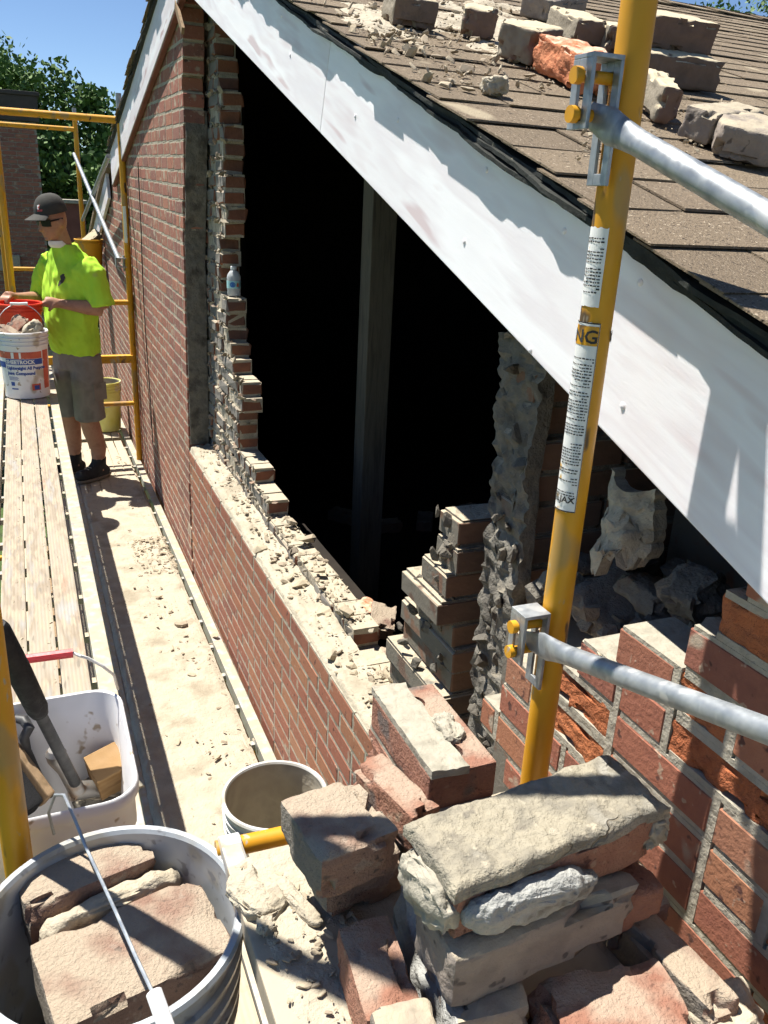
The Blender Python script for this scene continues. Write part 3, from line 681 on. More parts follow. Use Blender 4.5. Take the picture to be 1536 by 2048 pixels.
for (x, y) in ((-.45, .90), (-.33, .90), (-.45, -.6), (-.33, -.6)): tubeobj('leg', [(x, y, .762), (x, y, HZ-.03)], .013, 'yellow', ms)
for i, y in enumerate((2.0, 2.35, 2.8, 3.35, 4.0, 5.2)):
    tag(tubeobj('bearer_tube', [(-1.05, y, -.16 - .012*(i % 2)), (.0, y, -.16 - .012*(i % 2))], .017, 'yellow'), 'thin yellow tube glimpsed in the gap beside the upper plank, ' + ('nearest the white tub', 'second from the white tub', 'third from the white tub', 'fourth from the white tub', 'fifth from the white tub', 'farthest from the white tub')[i], 'scaffold tube', 'yellow tubes under the lower planks')

# dust on the lower plank
def lower_dust(u, v):
    y = 1.32 + u*5.6; x = -.515 + v*.425
    d = .012 + .012*nz((x, y, 0), 2.6, 1) + .007*nz((x, y, 0), 9, 3) + .004*nz((x, y, 0), 26, 6) + .0018*nz((x,y,0), 70, 2)
    d -= .011*max(0, (y-4.5)/1.4) + .02*max(0, (.06-v)/.06) + .012*max(0, (v-.93)/.07)
    return (x, y, -.004 + d)
m = MB(); m.grid(lower_dust, 420, 46); tag(obj('platform_dust', m.mesh('platform_dust', True, angle=70), mm['dust']), 'tan mortar dust lying over the lower plank', 'dust', None, 'stuff')
def near_dust(u, v):
    y = .2 + u*.665; x = -.559 + v*.45
    d = .003 + .006*nz((x, y, 0), 7, 11) + .004*nz((x, y, 0), 22, 3) + .002*nz((x, y, 0), 60, 6) + .008*max(0, (y-.70)/.17)
    d -= .012*max(0, (.05-v)/.05)
    return (x, y, HZ - .001 + d)
m = MB(); m.grid(near_dust, 90, 60); tag(obj('plank_dust', m.mesh('plank_dust', True, angle=70), mm['dust']), 'tan dust lying over the raised plank around the loose bricks', 'dust', None, 'stuff')
it = []
for q in range(420):
    y = 1.6 + 5.2*rng.random(); x = -.42 + .33*rng.random(); s_ = .004 + .02*rng.random()**4
    if rng.random() < .6: y = rng.choice((1.95, 2.2, 2.6, 3.4, 3.9, 4.45)) + rng.gauss(0, .12); x = -.2 + rng.gauss(0, .07)
    it.append(((min(-.08, x), y, .012), (s_*1.6, s_*1.1, s_*.6), (rng.random()*.5, rng.random()*.5, rng.random()*6)))
for q in range(240):
    y = 4.3 + .55*rng.random(); x = -.09 - .22*rng.random()**1.6; s_ = .006 + .022*rng.random()**3
    it.append(((x, y, .012), (s_*1.6, s_*1.1, s_*.8), (rng.random()*.5, rng.random()*.5, rng.random()*6)))
for q in range(160):
    y = .52 + .34*rng.random(); x = -.55 + .12*rng.random(); s_ = .003 + .012*rng.random()**3
    it.append(((x, y, 1.176), (s_*1.5, s_*1.1, s_*.8), (rng.random()*.5, rng.random()*.5, rng.random()*6)))
for q in range(300):
    y = -.5 + 6.6*rng.random(); x = rng.choice((-.845, -.755)) + rng.gauss(0, .008); s_ = .003 + .008*rng.random()**3
    it.append(((x, y, .771), (s_*1.5, s_*1.1, s_*.8), (rng.random()*.5, rng.random()*.5, rng.random()*6)))
tag(scatter('platform_rubble', it, mm['crumb']), 'small mortar crumbs strewn over the scaffold planks', 'rubble')
CHUNKS = [((362,1247), (.075,.06,.022), 'flat pale mortar slab lying alone on the dusty lower plank'), ((345,1296), (.05,.022,.016), 'small light mortar stick just below the flat slab'),
          ((385,1350), (.05,.03,.016), 'thin mortar flake in a cluster on the lower plank'), ((435,1515), (.05,.016,.014), 'sliver of mortar behind the grey bucket'),
          ((430,1270), (.05,.03,.015), 'pale flake against the plank rail by the wall'), ((318,1192), (.045,.03,.015), 'flat flake in the middle of the lower plank')]
for i, (q, s_, lb) in enumerate(CHUNKS):
    p = at(q, 2, .014); me = chunk_mesh('mortar_chunk', *s_, 300+i, 16)
    o = obj('mortar_chunk', me, mm['crumb'], None, Matrix.Translation(p) @ Euler((.05, -.06, i*1.3)).to_matrix().to_4x4()); tag(o, lb, 'mortar chunk', 'mortar chunks on the planks')

# ------------------------------------------------------------------ near scaffold post, locks and braces
PX, PY, PR = -.135, .803, .0186
postz = lambda v: at((1268 - .134*v if v < 800 else 1161 + (1078-1161)*(v-800)/700.0, v), 0, PX).z
post = empty('scaffold_tower', (PX, PY, -.3), 'near yellow scaffold whose stickered post stands in front of the roof edge', 'scaffold')
tubeobj('post', [(PX, PY, .05), (PX, PY, 2.75)], PR, 'yellow', post, 28)
tc_ = math.atan2(CAM[1]-PY, CAM[0]-PX)                   # angle of the post's side that faces the walkway
def curved(m, a0, a1, z0, z1, r, n=14, th_=.0004, rag=0):
    vs = []
    for i in range(n+1):
        a = a0 + (a1-a0)*i/n
        for z in (z0, z1):
            j = rag*nz((a*3, z*40, 0), 1.7) if rag else 0
            vs.append((PX + r*math.cos(a), PY + r*math.sin(a), z + j))
    m.add(vs, [(2*i, 2*i+1, 2*i+3, 2*i+2) for i in range(n)])
def label(z0, z1, a0, a1, warn):
    m = MB(); curved(m, a0, a1, z0, z1, PR+.0007, rag=.002); s_ = obj('sticker', m.mesh('sticker', True), mm['sticker'], post)
    m = MB(); r = random.Random(int(z0*1000)); z = z1 - (.042 if warn else .012)
    while z > z0 + .012:
        if r.random() < .9:
            q_ = a1 - .10 - r.random()*.15
            while q_ > a0 + .2 and r.random() < .93: w1 = .07 + .16*r.random(); curved(m, q_, q_ - w1, z, z+.0011 + .0008*r.random(), PR+.0012, 3); q_ -= w1 + .05
        else: z -= .005
        z -= .0036
    obj('print', m.mesh('print'), mm['ink'], s_)
    m = MB()
    if warn:
        curved(m, a1-.02, a1-.05, z0, z1, PR+.0013, 2); curved(m, a0, a1-.03, z1-.0015, z1, PR+.0013); curved(m, a0, a1-.03, z0, z0+.0015, PR+.0013)
        obj('border', m.mesh('border'), mm['ink'], s_)
        m = MB(); curved(m, a0, a1-.06, z1-.026, z1-.004, PR+.0011); obj('header_band', m.mesh('header_band', True), mm['yellow'], s_)
    return s_
def text_mesh(body, size, mk, place, name, parent, bold=0.0):
    cu = bpy.data.curves.new('t', 'FONT'); cu.body = body; cu.size = size; cu.offset = bold; cu.resolution_u = 2
    t = bpy.data.objects.new('t', cu); COL.objects.link(t); bpy.context.view_layer.update()
    me = bpy.data.meshes.new_from_object(t); bpy.data.objects.remove(t)
    bm = bmesh.new(); bm.from_mesh(me); bmesh.ops.triangulate(bm, faces=list(bm.faces)); bmesh.ops.subdivide_edges(bm, edges=[e for e in bm.edges if e.calc_length() > size*.3], cuts=1)
    bm.to_mesh(me); bm.free(); me.name = name; xs = [v.co.x for v in me.vertices]; w_ = max(xs)
    for v in me.vertices: v.co = place(v.co.x, v.co.y, w_)
    me.update(); me.materials.clear(); return obj(name, me, mm[mk], parent)
A0, A1 = tc_ - 1.75, tc_ + .32       # seen from the walkway the sticker wraps round the left side
zt, zb = postz(640), postz(1012)
s_ = label(zb, zt, A0, A1, True)
# angles grow to the left as seen from the camera? keep reading direction left to right
LEFT = -1
def on_post(a_start, z0, r=PR+.0016): return lambda x, y, w_: Vector((PX + r*math.cos(a_start + x/PR), PY + r*math.sin(a_start + x/PR), z0 + y))
text_mesh('WARNING', .021, 'ink', lambda x, y, w_: Vector((PX + (PR+.0016)*math.cos(A1 - .1 - (w_-x)/PR), PY + (PR+.0016)*math.sin(A1 - .1 - (w_-x)/PR), zt - .023 + y)), 'warning_word', s_, .0004)
text_mesh('BILJAX', .011, 'ink', lambda x, y, w_: Vector((PX + (PR+.0016)*math.cos(A1 - .12 - (w_-x)/PR), PY + (PR+.0016)*math.sin(A1 - .12 - (w_-x)/PR), zb + .012 + y)), 'maker_word', s_, .0003)
label(postz(610), postz(455), A0 + .2, tc_ + .05, False)

def lock(zc, zdn, name='brace_lock'):
    """sliding galvanised brace lock on two yellow studs, to the walkway side of the post"""
    y = PY - .002; L = obj(name, None, None, post) if False else None
    m = MB(); xo, xi = PX - .058, PX - .024
    def slot_plate(x, z0, z1, hw, s0, s1, sw):
        t = .0022
        for (a, b, c, d) in ((-hw, -sw, z0, z1), (sw, hw, z0, z1), (-sw, sw, z0, s0), (-sw, sw, s1, z1)): m.box((x-t, y+a, zc+c), (x+t, y+b, zc+d))
    slot_plate(xo, -.032, .034, .017, -.024, .022, .006); slot_plate(xi, -zdn, .034, .017, -zdn+.012, .024, .006)
    m.box((xo-.0022, y-.017, zc+.0338), (xi+.0022, y+.017, zc+.0385))
    o = obj(name, m.mesh(name, bevel=.0008), mm['galv'], post)
    for dz in (-.018, .018):
        m2 = MB(); m2.tube([(PX-.01, y, zc+dz), (xo-.008, y, zc+dz)], .0062, 14); m2.tube([(xo-.004, y, zc+dz), (xo-.012, y, zc+dz)], .0085, 14); obj('stud', m2.mesh('stud', True), mm['yellow'], o)
    m2 = MB(); m2.lathe([(.012,0),(.008,.004),(.007,.006)], n=14); obj('weld', m2.mesh('weld', True), mm['yellow'], o, Matrix.Translation((PX-.019, y, zc+.018)) @ Matrix.Rotation(-PI/2, 4, 'Y'))
    return o
zu = at((1186, 195), 0, PX-.04).z; zd = at((1046, 1262), 0, PX-.04).z
lock(zu, .085); lock(zd, .075)
def brace(lbl, p, q, grp):
    p = Vector(p); q = Vector(q); d = (q-p).normalized(); e = empty('cross_brace', p, lbl, 'scaffold brace', grp)
    pts = [p + d*s_ for s_ in (.035, .055, .09)] + [q]; m = MB(); n = 20
    ref = Vector((1,0,0)); b = d.cross(ref).normalized(); vs = []
    rr = .0122
    for (s_, fx, fz) in ((-.016, .0025, .012), (.012, .0025, .016), (.026, .0035, .018), (.05, .009, .0145), (.075, rr, rr), ((q-p).length, rr, rr)):
        for j in range(n):
            an = 2*PI*j/n; vs.append(p + d*s_ + ref*math.cos(an)*fx + b*math.sin(an)*fz)
    m.add(vs, [(i*n+j, i*n+(j+1)%n, (i+1)*n+(j+1)%n, (i+1)*n+j) for i in range(5) for j in range(n)] + [tuple(reversed(range(n))), tuple(range(5*n, 6*n))])
    obj('tube', m.mesh('tube', True), mm['galv'], e); return e
xb = PX - .041
uq = at((1536, 437), 0, xb); lq = at((1536, 1462), 0, xb); up_ = at((1195, 238), 0, xb); lp_ = at((1068, 1285), 0, xb)
brace('thick grey galvanised brace sloping down right from the upper lock', up_, up_ + (uq-up_).normalized()*1.9, 'near cross braces')
brace('grey galvanised brace running right from the lower lock', lp_, lp_ + (lq-lp_).normalized()*1.9, 'near cross braces')
p = at((20, 1600), 1, 1.045)
tubeobj('post', [(p.x, 1.045, -.3), (p.x, 1.045, 2.75)], .0195, 'yellow', post, 24); tubeobj('top_rail', [(p.x, 1.045, 2.38), (PX, PY, 2.38)], .0185, 'yellow', post, 20)

# ------------------------------------------------------------------ far scaffold
def frame(name, y, xr, xl, top, lbl, rails, rails_half=()):
    e = empty(name, ((xr+xl)/2, y, -3), lbl, 'scaffold frame', 'far scaffold frames')
    for x in (xr, xl):
        tubeobj('post', [(x, y, -3), (x, y, top)], .0225, 'yellow', e); tubeobj('coupling_pin', [(x, y, top), (x, y, top+.11)], .0195, 'galv', e)
    for (z, r, mk) in rails: tubeobj('rail', [(xl, y, z), (xr, y, z)], r, mk, e)
    return e
YF = 6.5; xr = at((256, 520), 1, YF).x; xl = at((14, 480), 1, YF).x
ztop = at((238, 222), 1, YF).z
fr1 = frame('scaffold_tower', YF, xr, xl, ztop, 'yellow scaffold frame right behind the worker', [(at((120,231),1,YF).z, .024, 'yellow'), (at((230,605),1,YF).z, .02, 'yellow'), (at((230,808),1,YF).z, .018, 'yellow_d')])
m = MB(); zz = at((230, 718), 1, YF).z; m.box((xl, YF-.03, zz-.028), (xr, YF+.03, zz+.028)); obj('bearer', m.mesh('bearer', bevel=.004), mm['yellow_d'], fr1)
for x in (xr,):
    m = MB(); zz = at((238, 525), 1, YF).z
    for dz in (-.03, .03): m.box((x-.085, YF-.02, zz+dz-.004), (x-.015, YF+.02, zz+dz+.004))
    m.box((x-.088, YF-.02, zz-.034), (x-.08, YF+.02, zz+.034)); m.tube([(x-.03, YF, zz-.06), (x-.03, YF, zz+.05)], .008); obj('brace_lock', m.mesh('brace_lock', True), mm['galv'], fr1)
m = MB(); z0_, z1_ = at((243, 485), 1, YF).z, at((243, 412), 1, YF).z; vs = []
for i in range(7):
    a = -PI/2 - .9 + i*.17
    for z in (z0_, z1_): vs.append((xr + .0232*math.cos(a), YF + .0232*math.sin(a), z))
m.add(vs, [(2*i, 2*i+1, 2*i+3, 2*i+2) for i in range(6)]); obj('sticker', m.mesh('sticker', True), mm['sticker'], fr1)
YG = 9.6; xr2 = at((158, 350), 1, YG).x
fr2 = frame('scaffold_tower', YG, xr2, xr2 - .78, at((148, 240), 1, YG).z, 'yellow scaffold frame farther back, below the trees', [(at((70,253),1,YG).z, .022, 'yellow'), (at((60,538),1,YG).z, .02, 'yellow')])
for (a, b, lb) in (((148,308,9.5), (238,520,6.5), 'bright grey brace running down to the far yellow post'), ((217,312,6.6), (165,440,9.5), 'dull grey brace crossing behind the bright one')):
    P, Q = at(a[:2], 1, a[2]), at(b[:2], 1, b[2]); e = empty('cross_brace', P, lb, 'scaffold brace', 'far cross braces'); tubeobj('tube', [P, Q], .0165, 'galv', e, 12)
# rope
pts = [at((276 + 29*t**1.2 + 1.0*math.sin(t*9), 325 + 560*t), 0, -.012) for t in [i/24 for i in range(25)]]
m = MB(); m.tube(pts, .0035, 6); tag(obj('rope', m.mesh('rope', True), mm['black']), 'thin dark cord hanging down the far brick wall', 'cord')

# ------------------------------------------------------------------ buckets
def bail(pts, r, mk, parent, name='handle'): m = MB(); m.tube(pts, r, 8); return obj(name, m.mesh(name, True), mm[mk], parent)
def bucket(c, R0, R1, H, lbl, mk, inner=None, rings=3, ring_from=.72, thick=.004, fill=None):
    """tapered pail: base radius R0, rim radius R1"""
    e = empty('bucket', c, lbl, 'bucket', 'buckets')
    rad = lambda t: R0 + (R1-R0)*t
    prof = [(.001, 0), (R0-.01, 0), (R0, .006)]
    zs = []
    t = .05
    while t < ring_from: prof.append((rad(t), H*t)); t += .1
    for k in range(rings):
        tt = ring_from + (.97-ring_from)*k/max(1, rings); prof += [(rad(tt), H*tt-.006), (rad(tt)+.006, H*tt-.005), (rad(tt)+.007, H*tt+.004), (rad(tt)+.001, H*tt+.006)]
    prof += [(rad(.97), H*.965), (R1+.006, H*.968), (R1+.008, H*.985), (R1+.005, H), (R1-.003, H), (R1-.006, H*.985)]
    m = MB(); m.lathe(prof, c, 64); body = obj('body', m.mesh('body', True, angle=35), mm[mk], e)
    m = MB(); m.lathe([(R1-.006, H*.985)] + [(rad(t)-thick, H*t) for t in (.95,.9,.75,.6,.45,.3,.15,.03)] + [(.001, H*.025)], c, 64); obj('inside', m.mesh('inside', True), mm[inner or mk], e)
    return e
def arc(c, axis, Rr, tilt, n=18):
    """bail arc about the bucket's axis line, leaning by tilt"""
    ax = Vector(axis).normalized(); up = Vector((0,0,1)); side = ax.cross(up)
    d = (side*math.sin(tilt) + up*math.cos(tilt)); return [Vector(c) + ax*Rr*math.cos(PI*i/n) + d*Rr*math.sin(PI*i/n) for i in range(n+1)]
# joint compound bucket
c = Vector((-.778, 5.50, .772)); RS0, RS1, HS = .128, .142, .40
sr = bucket(c, RS0, RS1, HS, 'white joint compound bucket filled with broken bricks on the upper plank', 'white_pl', 'inner_dust', 3, .80)
def wrap(z, r=.0009):
    rad = RS0 + (RS1-RS0)*z/HS + r; return rad
def patch(x0, x1, z0, z1, mk, name, r=.0008):
    m = MB()
    def P(u, v):
        z = z0 + (z1-z0)*v; rad = wrap(z, r); a = -PI/2 + (x0 + (x1-x0)*u)/RS1; return (c.x + rad*math.cos(a), c.y + rad*math.sin(a), c.z + z)
    m.grid(P, 24, 2); return obj(name, m.mesh(name, True), mm[mk], sr)
def on_sr(x0, z0, sl=0.0): return lambda x, y, w_: Vector((c.x + wrap(z0+y, .0018)*math.cos(-PI/2 + (x0+x)/RS1), c.y + wrap(z0+y, .0018)*math.sin(-PI/2 + (x0+x)/RS1), c.z + z0 + y))
patch(-.22, .110, .248, .288, 'redp', 'red_band'); patch(-.12, .112, .212, .246, 'blue', 'blue_band'); patch(-.22, -.125, .19, .225, 'blue', 'blue_band')
patch(.118, .175, .06, .292, 'redp', 'red_panel'); patch(.03, .088, .055, .095, 'redp', 'logo_panel'); patch(.045, .078, .06, .085, 'blue', 'logo_mark', .0016)
patch(-.10, -.075, .085, .108, 'blue', 'recycling_mark'); patch(-.10, -.055, .062, .07, 'blue', 'small_bar')
text_mesh('SHEETROCK', .031, 'white', on_sr(-.115, .2185), 'brand_word', sr, .0012)
text_mesh('Lightweight All Purpose', .0255, 'blue', on_sr(-.115, .184), 'product_words', sr, .0012)
text_mesh('Joint Compound', .0255, 'blue', on_sr(-.115, .152), 'product_words', sr, .0012)
for q in range(4): patch(-.11, -.05 + .006*(q % 2), .137 - q*.006, .1395 - q*.006, 'blue', 'fine_print')
for q in range(5): patch(-.03 + .006*q - .06*(q > 1), -.024 + .006*q - .06*(q > 1), .25, .286, 'white', 'stripe', .0016)
rimc = c + Vector((0,0,HS-.045)); ba = Vector((1,.15,0)).normalized()
hp = [rimc + ba*(-RS1-.008)] + [rimc + ba*(RS1+.008)*math.cos(PI - PI*i/16) + Vector((0,.35,.94))*.20*math.sin(PI*i/16) for i in range(1,16)] + [rimc + ba*(RS1+.008)]
hd = bail(hp, .0024, 'wire', sr); bail([hp[7] + Vector((-.02,0,.006)), hp[8], hp[9] + Vector((.02,0,.006))], .0085, 'white', hd, 'grip')
def loose(me, mk, loc, rot, lbl, grp, cat='brick'):
    o = obj('loose_brick', me, mm[mk], None, Matrix.Translation(Vector(loc)) @ Euler(rot).to_matrix().to_4x4()); return tag(o, lbl, cat, grp)
GB = 'bricks carried in buckets'
loose(hero('loose_brick', .2, .095, .06, 41, broken=(0, .05)), 'loose_red', c + Vector((-.03, .02, HS+.005)), (.5, -.75, .5), 'red brown broken brick leaning out of the joint compound bucket', GB)
loose(hero('loose_brick', .17, .095, .06, 42, broken=(.05, 0)), 'loose', c + Vector((-.08, -.03, HS-.02)), (.3, .4, -.3), 'grey brown brick bat at the back left of the joint compound bucket', GB)
o = obj('mortar_lump', lump('mortar_lump', .15, .09, .075, 4), mm['mortar'], None, Matrix.Translation(c + Vector((.055, -.03, HS+.0))) @ Euler((.2, -.7, -.3)).to_matrix().to_4x4()); tag(o, 'pale rough mortar lump in the front of the joint compound bucket', 'mortar lump')
loose(hero('loose_brick', .15, .095, .06, 43, broken=(.05, .03)), 'loose', c + Vector((.02, .02, HS-.09)), (.1, .1, 1.3), 'dusty brick buried in the middle of the joint compound bucket', GB)
# red bucket the worker holds
cr = at((36, 604), 1, 5.95); CRED = Vector((cr.x, 5.95, cr.z - .345))
rd = bucket(CRED, .118, .140, .345, 'bright red bucket held by the worker behind the joint compound bucket', 'red_pl', 'red_pl', 2, .85)
# yellow-green bucket by the far post
p = at((217, 866), 2, .003); yg = bucket(Vector((p.x, p.y+.13, .003)), .118, .137, .43, 'dirty yellow-green bucket on the far lower plank by the wall', 'lime_pl', 'inner_dust', 3, .80)
bail([Vector((p.x-.137, p.y+.13, .36)), Vector((p.x-.12, p.y-.02, .27)), Vector((p.x, p.y-.03, .235)), Vector((p.x+.12, p.y-.02, .27)), Vector((p.x+.137, p.y+.13, .36))], .003, 'wire', yg)
# grey mortar bucket on the lower plank
rim = at((550, 1585), 2, .40); gb = bucket(Vector((rim.x, rim.y, .012)), .128, .146, .385, 'empty grey mortar bucket standing on the lower plank against the wall', 'grey_pl', 'inner_dust', 3, .74)
# big grey bucket of bricks, near left
cb = at((222, 1835), 2, 1.15); CB = Vector((cb.x, cb.y, .772)); RB1, HB = .160, .378
gbk = bucket(CB, .137, RB1, HB, 'large grey bucket holding two whole bricks, front left', 'zinc_pl', 'zinc_pl', 4, .60)
e0 = at((100, 1650), 2, 1.14); e1 = at((318, 2010), 2, 1.14)
hw = [at((108, 1668), 2, 1.12), at((97, 1625), 2, 1.17), at((110, 1590), 2, 1.215), at((128, 1590), 2, 1.225), at((150, 1640), 2, 1.22), at((170, 1690), 2, 1.215), at((230, 1820), 2, 1.21), at((270, 1910), 2, 1.205), at((310, 1995), 2, 1.20)]
hd = bail(hw, .0022, 'wire', gbk)
g0, g1 = at((308, 1985), 2, 1.203), at((340, 2075), 2, 1.19); m = MB(); m.tube([g0, g1], .0088, 16, cap=False); m.tube([g0, g1], .0062, 16, cap=False); obj('grip', m.mesh('grip', True), mm['white_pl'], hd)
def by_top(a, b, z, W, H, seed, side=1, broken=(0, 0), extra=0.0, chip=.004, tilt=(0, 0), rnd=.006, inset=0.0):
    """brick whose top long edge runs between pixels a and b at height z; the body lies on 'side' of that edge"""
    A, B = at(a, 2, z), at(b, 2, z); d = (B-A); L = d.length + extra; d.normalize(); nrm = Vector((-d.y, d.x, 0))*side
    cen = (A+B)/2 + nrm*(W/2) - Vector((0,0,H/2)); yaw = math.atan2(d.y, d.x)
    return hero('loose_brick', L, W, H, seed, chip, 10, broken, rnd), cen, (tilt[0], tilt[1], yaw)
me, cen, rot = by_top((55,1890), (392,1748), 1.10, .135, .075, 51, -1, tilt=(.08, .0)); loose(me, 'loose', cen, rot, 'front brick in the large grey bucket, dusty pink top striped by shadow', GB)
me, cen, rot = by_top((22,1745), (285,1640), 1.128, .075, .08, 52, -1, broken=(0,.015), tilt=(.05, .03)); loose(me, 'loose', cen, rot, 'rear brick in the large grey bucket with mortar on its side', GB)
o = obj('mortar_lump', lump('mortar_lump', .19, .035, .055, 9, .35), mm['mortar'], None, Matrix.Translation(cen + Matrix.Rotation(rot[2], 3, 'Z') @ Vector((.01, -.055, -.005))) @ Euler(rot).to_matrix().to_4x4()); tag(o, 'yellowish mortar crust along the rear brick in the large grey bucket', 'mortar lump')
loose(hero('loose_brick', .2, .1, .065, 53), 'loose', CB + Vector((-.02, -.02, .12)), (.1, .2, .5), 'brick low in the large grey bucket', GB); loose(hero('loose_brick', .2, .1, .065, 54), 'loose', CB + Vector((.03, .03, .20)), (.1, -.2, 2.0), 'shaded brick under the front brick of the large grey bucket', GB)

# ------------------------------------------------------------------ white tub with tools
tz = 1.13; T0 = at((228, 1378), 2, tz); T1 = at((288, 1580), 2, tz)
xR = (T0.x+T1.x)/2 + .004; yN, yFa = T1.y - .012, T0.y + .012; SX, SY = .31, yFa - yN
TC = Vector((xR - SX/2, (yN+yFa)/2, .772))
tub = empty('tool_tub', TC, 'white square plastic tub full of hammers, brush and rubble', 'tub')
def rrect(hx, hy, r, n=6):
    pts = []
    for (sx, sy, a0) in ((1,1,0), (-1,1,PI/2), (-1,-1,PI), (1,-1,1.5*PI)):
        for i in range(n+1): a = a0 + PI/2*i/n; pts.append((sx*(hx-r) + r*math.cos(a), sy*(hy-r) + r*math.sin(a)))
    return pts
m = MB(); HT = tz - .772
prof = [(.84, .0, 0), (.85, .01, 0), (.93, HT-.09, 0), (.96, HT-.085, 0), (.955, HT-.05, 0), (.965, HT-.03, 0), (.985, HT-.025, 0), (1.0, HT-.02, 0), (1.0, HT-.003, 0), (.985, HT, 0), (.965, HT-.002, 0), (.955, HT-.02, 0), (.93, HT-.05, 0), (.925, HT-.09, 0), (.85, .03, 0), (.83, .012, 0)]
rings = []
for (k, z, _) in prof: rings.append([(TC.x + x, TC.y + y, TC.z + z) for (x, y) in rrect(SX/2*k, SY/2*k, .055*k)])
n = len(rings[0]); vs = [p for r_ in rings for p in r_]
m.add(vs, [(i*n+j, i*n+(j+1)%n, (i+1)*n+(j+1)%n, (i+1)*n+j) for i in range(len(rings)-1) for j in range(n)] + [tuple(reversed(range(n))), tuple((len(rings)-1)*n + j for j in range(n))])
obj('body', m.mesh('body', True, angle=50), mm['white_pl'], tub)
hA = at((40, 1320), 2, 1.26); 
hp = [at((236, 1378), 2, 1.09), at((228, 1350), 2, 1.15), at((205, 1332), 2, 1.19), at((175, 1316), 2, 1.21), at((160, 1312), 2, 1.22), at((146, 1306), 2, 1.225), at((40, 1320), 2, 1.22), at((0, 1352), 2, 1.20), at((-60, 1420), 2, 1.10)]
hd = bail(hp, .0028, 'white', tub); bail([at((146, 1306), 2, 1.2275), at((38, 1320), 2, 1.2275)], .0085, 'red_grip', hd, 'grip')
# tools in the tub
def tool(name, lbl, cat='hammer'): return empty(name, TC + Vector((0, 0, .05)), lbl, cat)
t = tool('sledge_hammer', 'hammer with a long black rubber grip leaning in the white tub')
pA, pB, pC = at((-8, 1250), 2, 1.42), at((80, 1428), 2, 1.24), at((150, 1565), 2, 1.02)
m = MB(); m.tube([pA, pA + (pB-pA)*.05, pA + (pB-pA)*.5, pA + (pB-pA)*.93, pB], [.013, .0165, .018, .0165, .013], 18); obj('grip', m.mesh('grip', True), mm['black'], t)
m = MB(); m.tube([pB, pC], [.0095, .010], 12); obj('shaft', m.mesh('shaft', True), mm['steel_b'], t)
m = MB(); hh = at((112, 1510), 2, 1.06); m.tube([hh + Vector((0,0,.012)), hh + Vector((0,0,.004)), hh + Vector((.0, 0, -.006)), hh + Vector((.012,-.005,-.03)), hh + Vector((.03,-.012,-.08))], [.013, .0185, .0165, .0135, .015], 16)
m.tube([hh + Vector((.02,-.0,-.085)), hh + Vector((.055, .012, -.098)), hh + Vector((.10, .02, -.118))], [.018, .016, .008], 12); obj('head', m.mesh('head', True), mm['steel'], t)
t = tool('pry_bar', 'curved black claw pry bar in the white tub', 'pry bar')
pp = [at((4, 1446), 2, 1.10), at((26, 1436), 2, 1.11), at((48, 1440), 2, 1.11), at((58, 1456), 2, 1.10), at((48, 1475), 2, 1.085), at((54, 1500), 2, 1.05), at((76, 1550), 2, 1.00), at((100, 1590), 2, .93)]
m = MB(); m.tube(pp, [.004, .007, .0095, .010, .009, .0075, .0075, .0075], 10); obj('bar', m.mesh('bar', True), mm['steel_b'], t)
t = tool('hand_brush', 'wooden brush with black bristles at the left of the white tub', 'brush')
b0, b1 = at((22, 1500), 2, 1.05), at((95, 1600), 2, .98); m = MB(); m.bar(b0, b1, .016, .05); obj('back', m.mesh('back', bevel=.004), mm['wood'], t)
m = MB(); m.bar(b0 + Vector((-.035,-.006,-.012)), b1 + Vector((-.035,-.012,-.012)), .055, .05); obj('bristles', m.mesh('bristles', bevel=.006), mm['bristle'], t)
p = at((220, 1540), 2, .985); o = obj('wood_block', MB().box((-.034,-.031,-.034), (.034,.031,.034)).mesh('wood_block', bevel=.002), mm['wood_blk'], None, Matrix.Translation(p) @ Euler((.35, -.2, .25)).to_matrix().to_4x4()); tag(o, 'small square brown wood block in the corner of the white tub', 'wood block')
p = at((200, 1588), 2, .925); o = obj('stone', lump('stone', .10, .07, .05, 12, .25), mm['parge'], None, Matrix.Translation(p)); tag(o, 'grey green stone at the bottom of the white tub', 'stone')
p = at((248, 1570), 2, .92); o = obj('stone', chunk_mesh('stone', .08, .06, .05, 77), mm['mortar_g'], None, Matrix.Translation(p)); tag(o, 'angular pale stone under the wood block in the white tub', 'stone')
it = [((TC.x + rng.uniform(-.11,.11), TC.y + rng.uniform(-.10,.10), .80 + .07*rng.random()), (.03+.03*rng.random(),)*3, (rng.random()*6, rng.random()*6, 0)) for q in range(60)]
tag(scatter('tub_rubble', it, mm['rub_dark']), 'grey rubble at the bottom of the white tub', 'rubble')
# ------------------------------------------------------------------ cored brick
def cored(L, W, H, seed):
    m = MB(); m.box((-L/2,-W/2,-H/2), (L/2,W/2,H/2)); a = bpy.data.objects.new('a', m.mesh('a', bevel=.003)); COL.objects.link(a)
    m = MB()
    for i in range(3): m.tube([((i-1)*L*.30, 0, -H), ((i-1)*L*.30, 0, H)], .0165, 20)
    b = bpy.data.objects.new('b', m.mesh('b')); COL.objects.link(b)
    md = a.modifiers.new('x', 'BOOLEAN'); md.operation = 'DIFFERENCE'; md.object = b; md.solver = 'EXACT'
    bpy.context.view_layer.update(); me = bpy.data.meshes.new_from_object(a.evaluated_get(bpy.context.evaluated_depsgraph_get()))
    bpy.data.objects.remove(a); bpy.data.objects.remove(b); return me
cm = cored(BL, BW, BH, 3); cm.materials.clear(); cm.materials.append(mm['loose_red'])
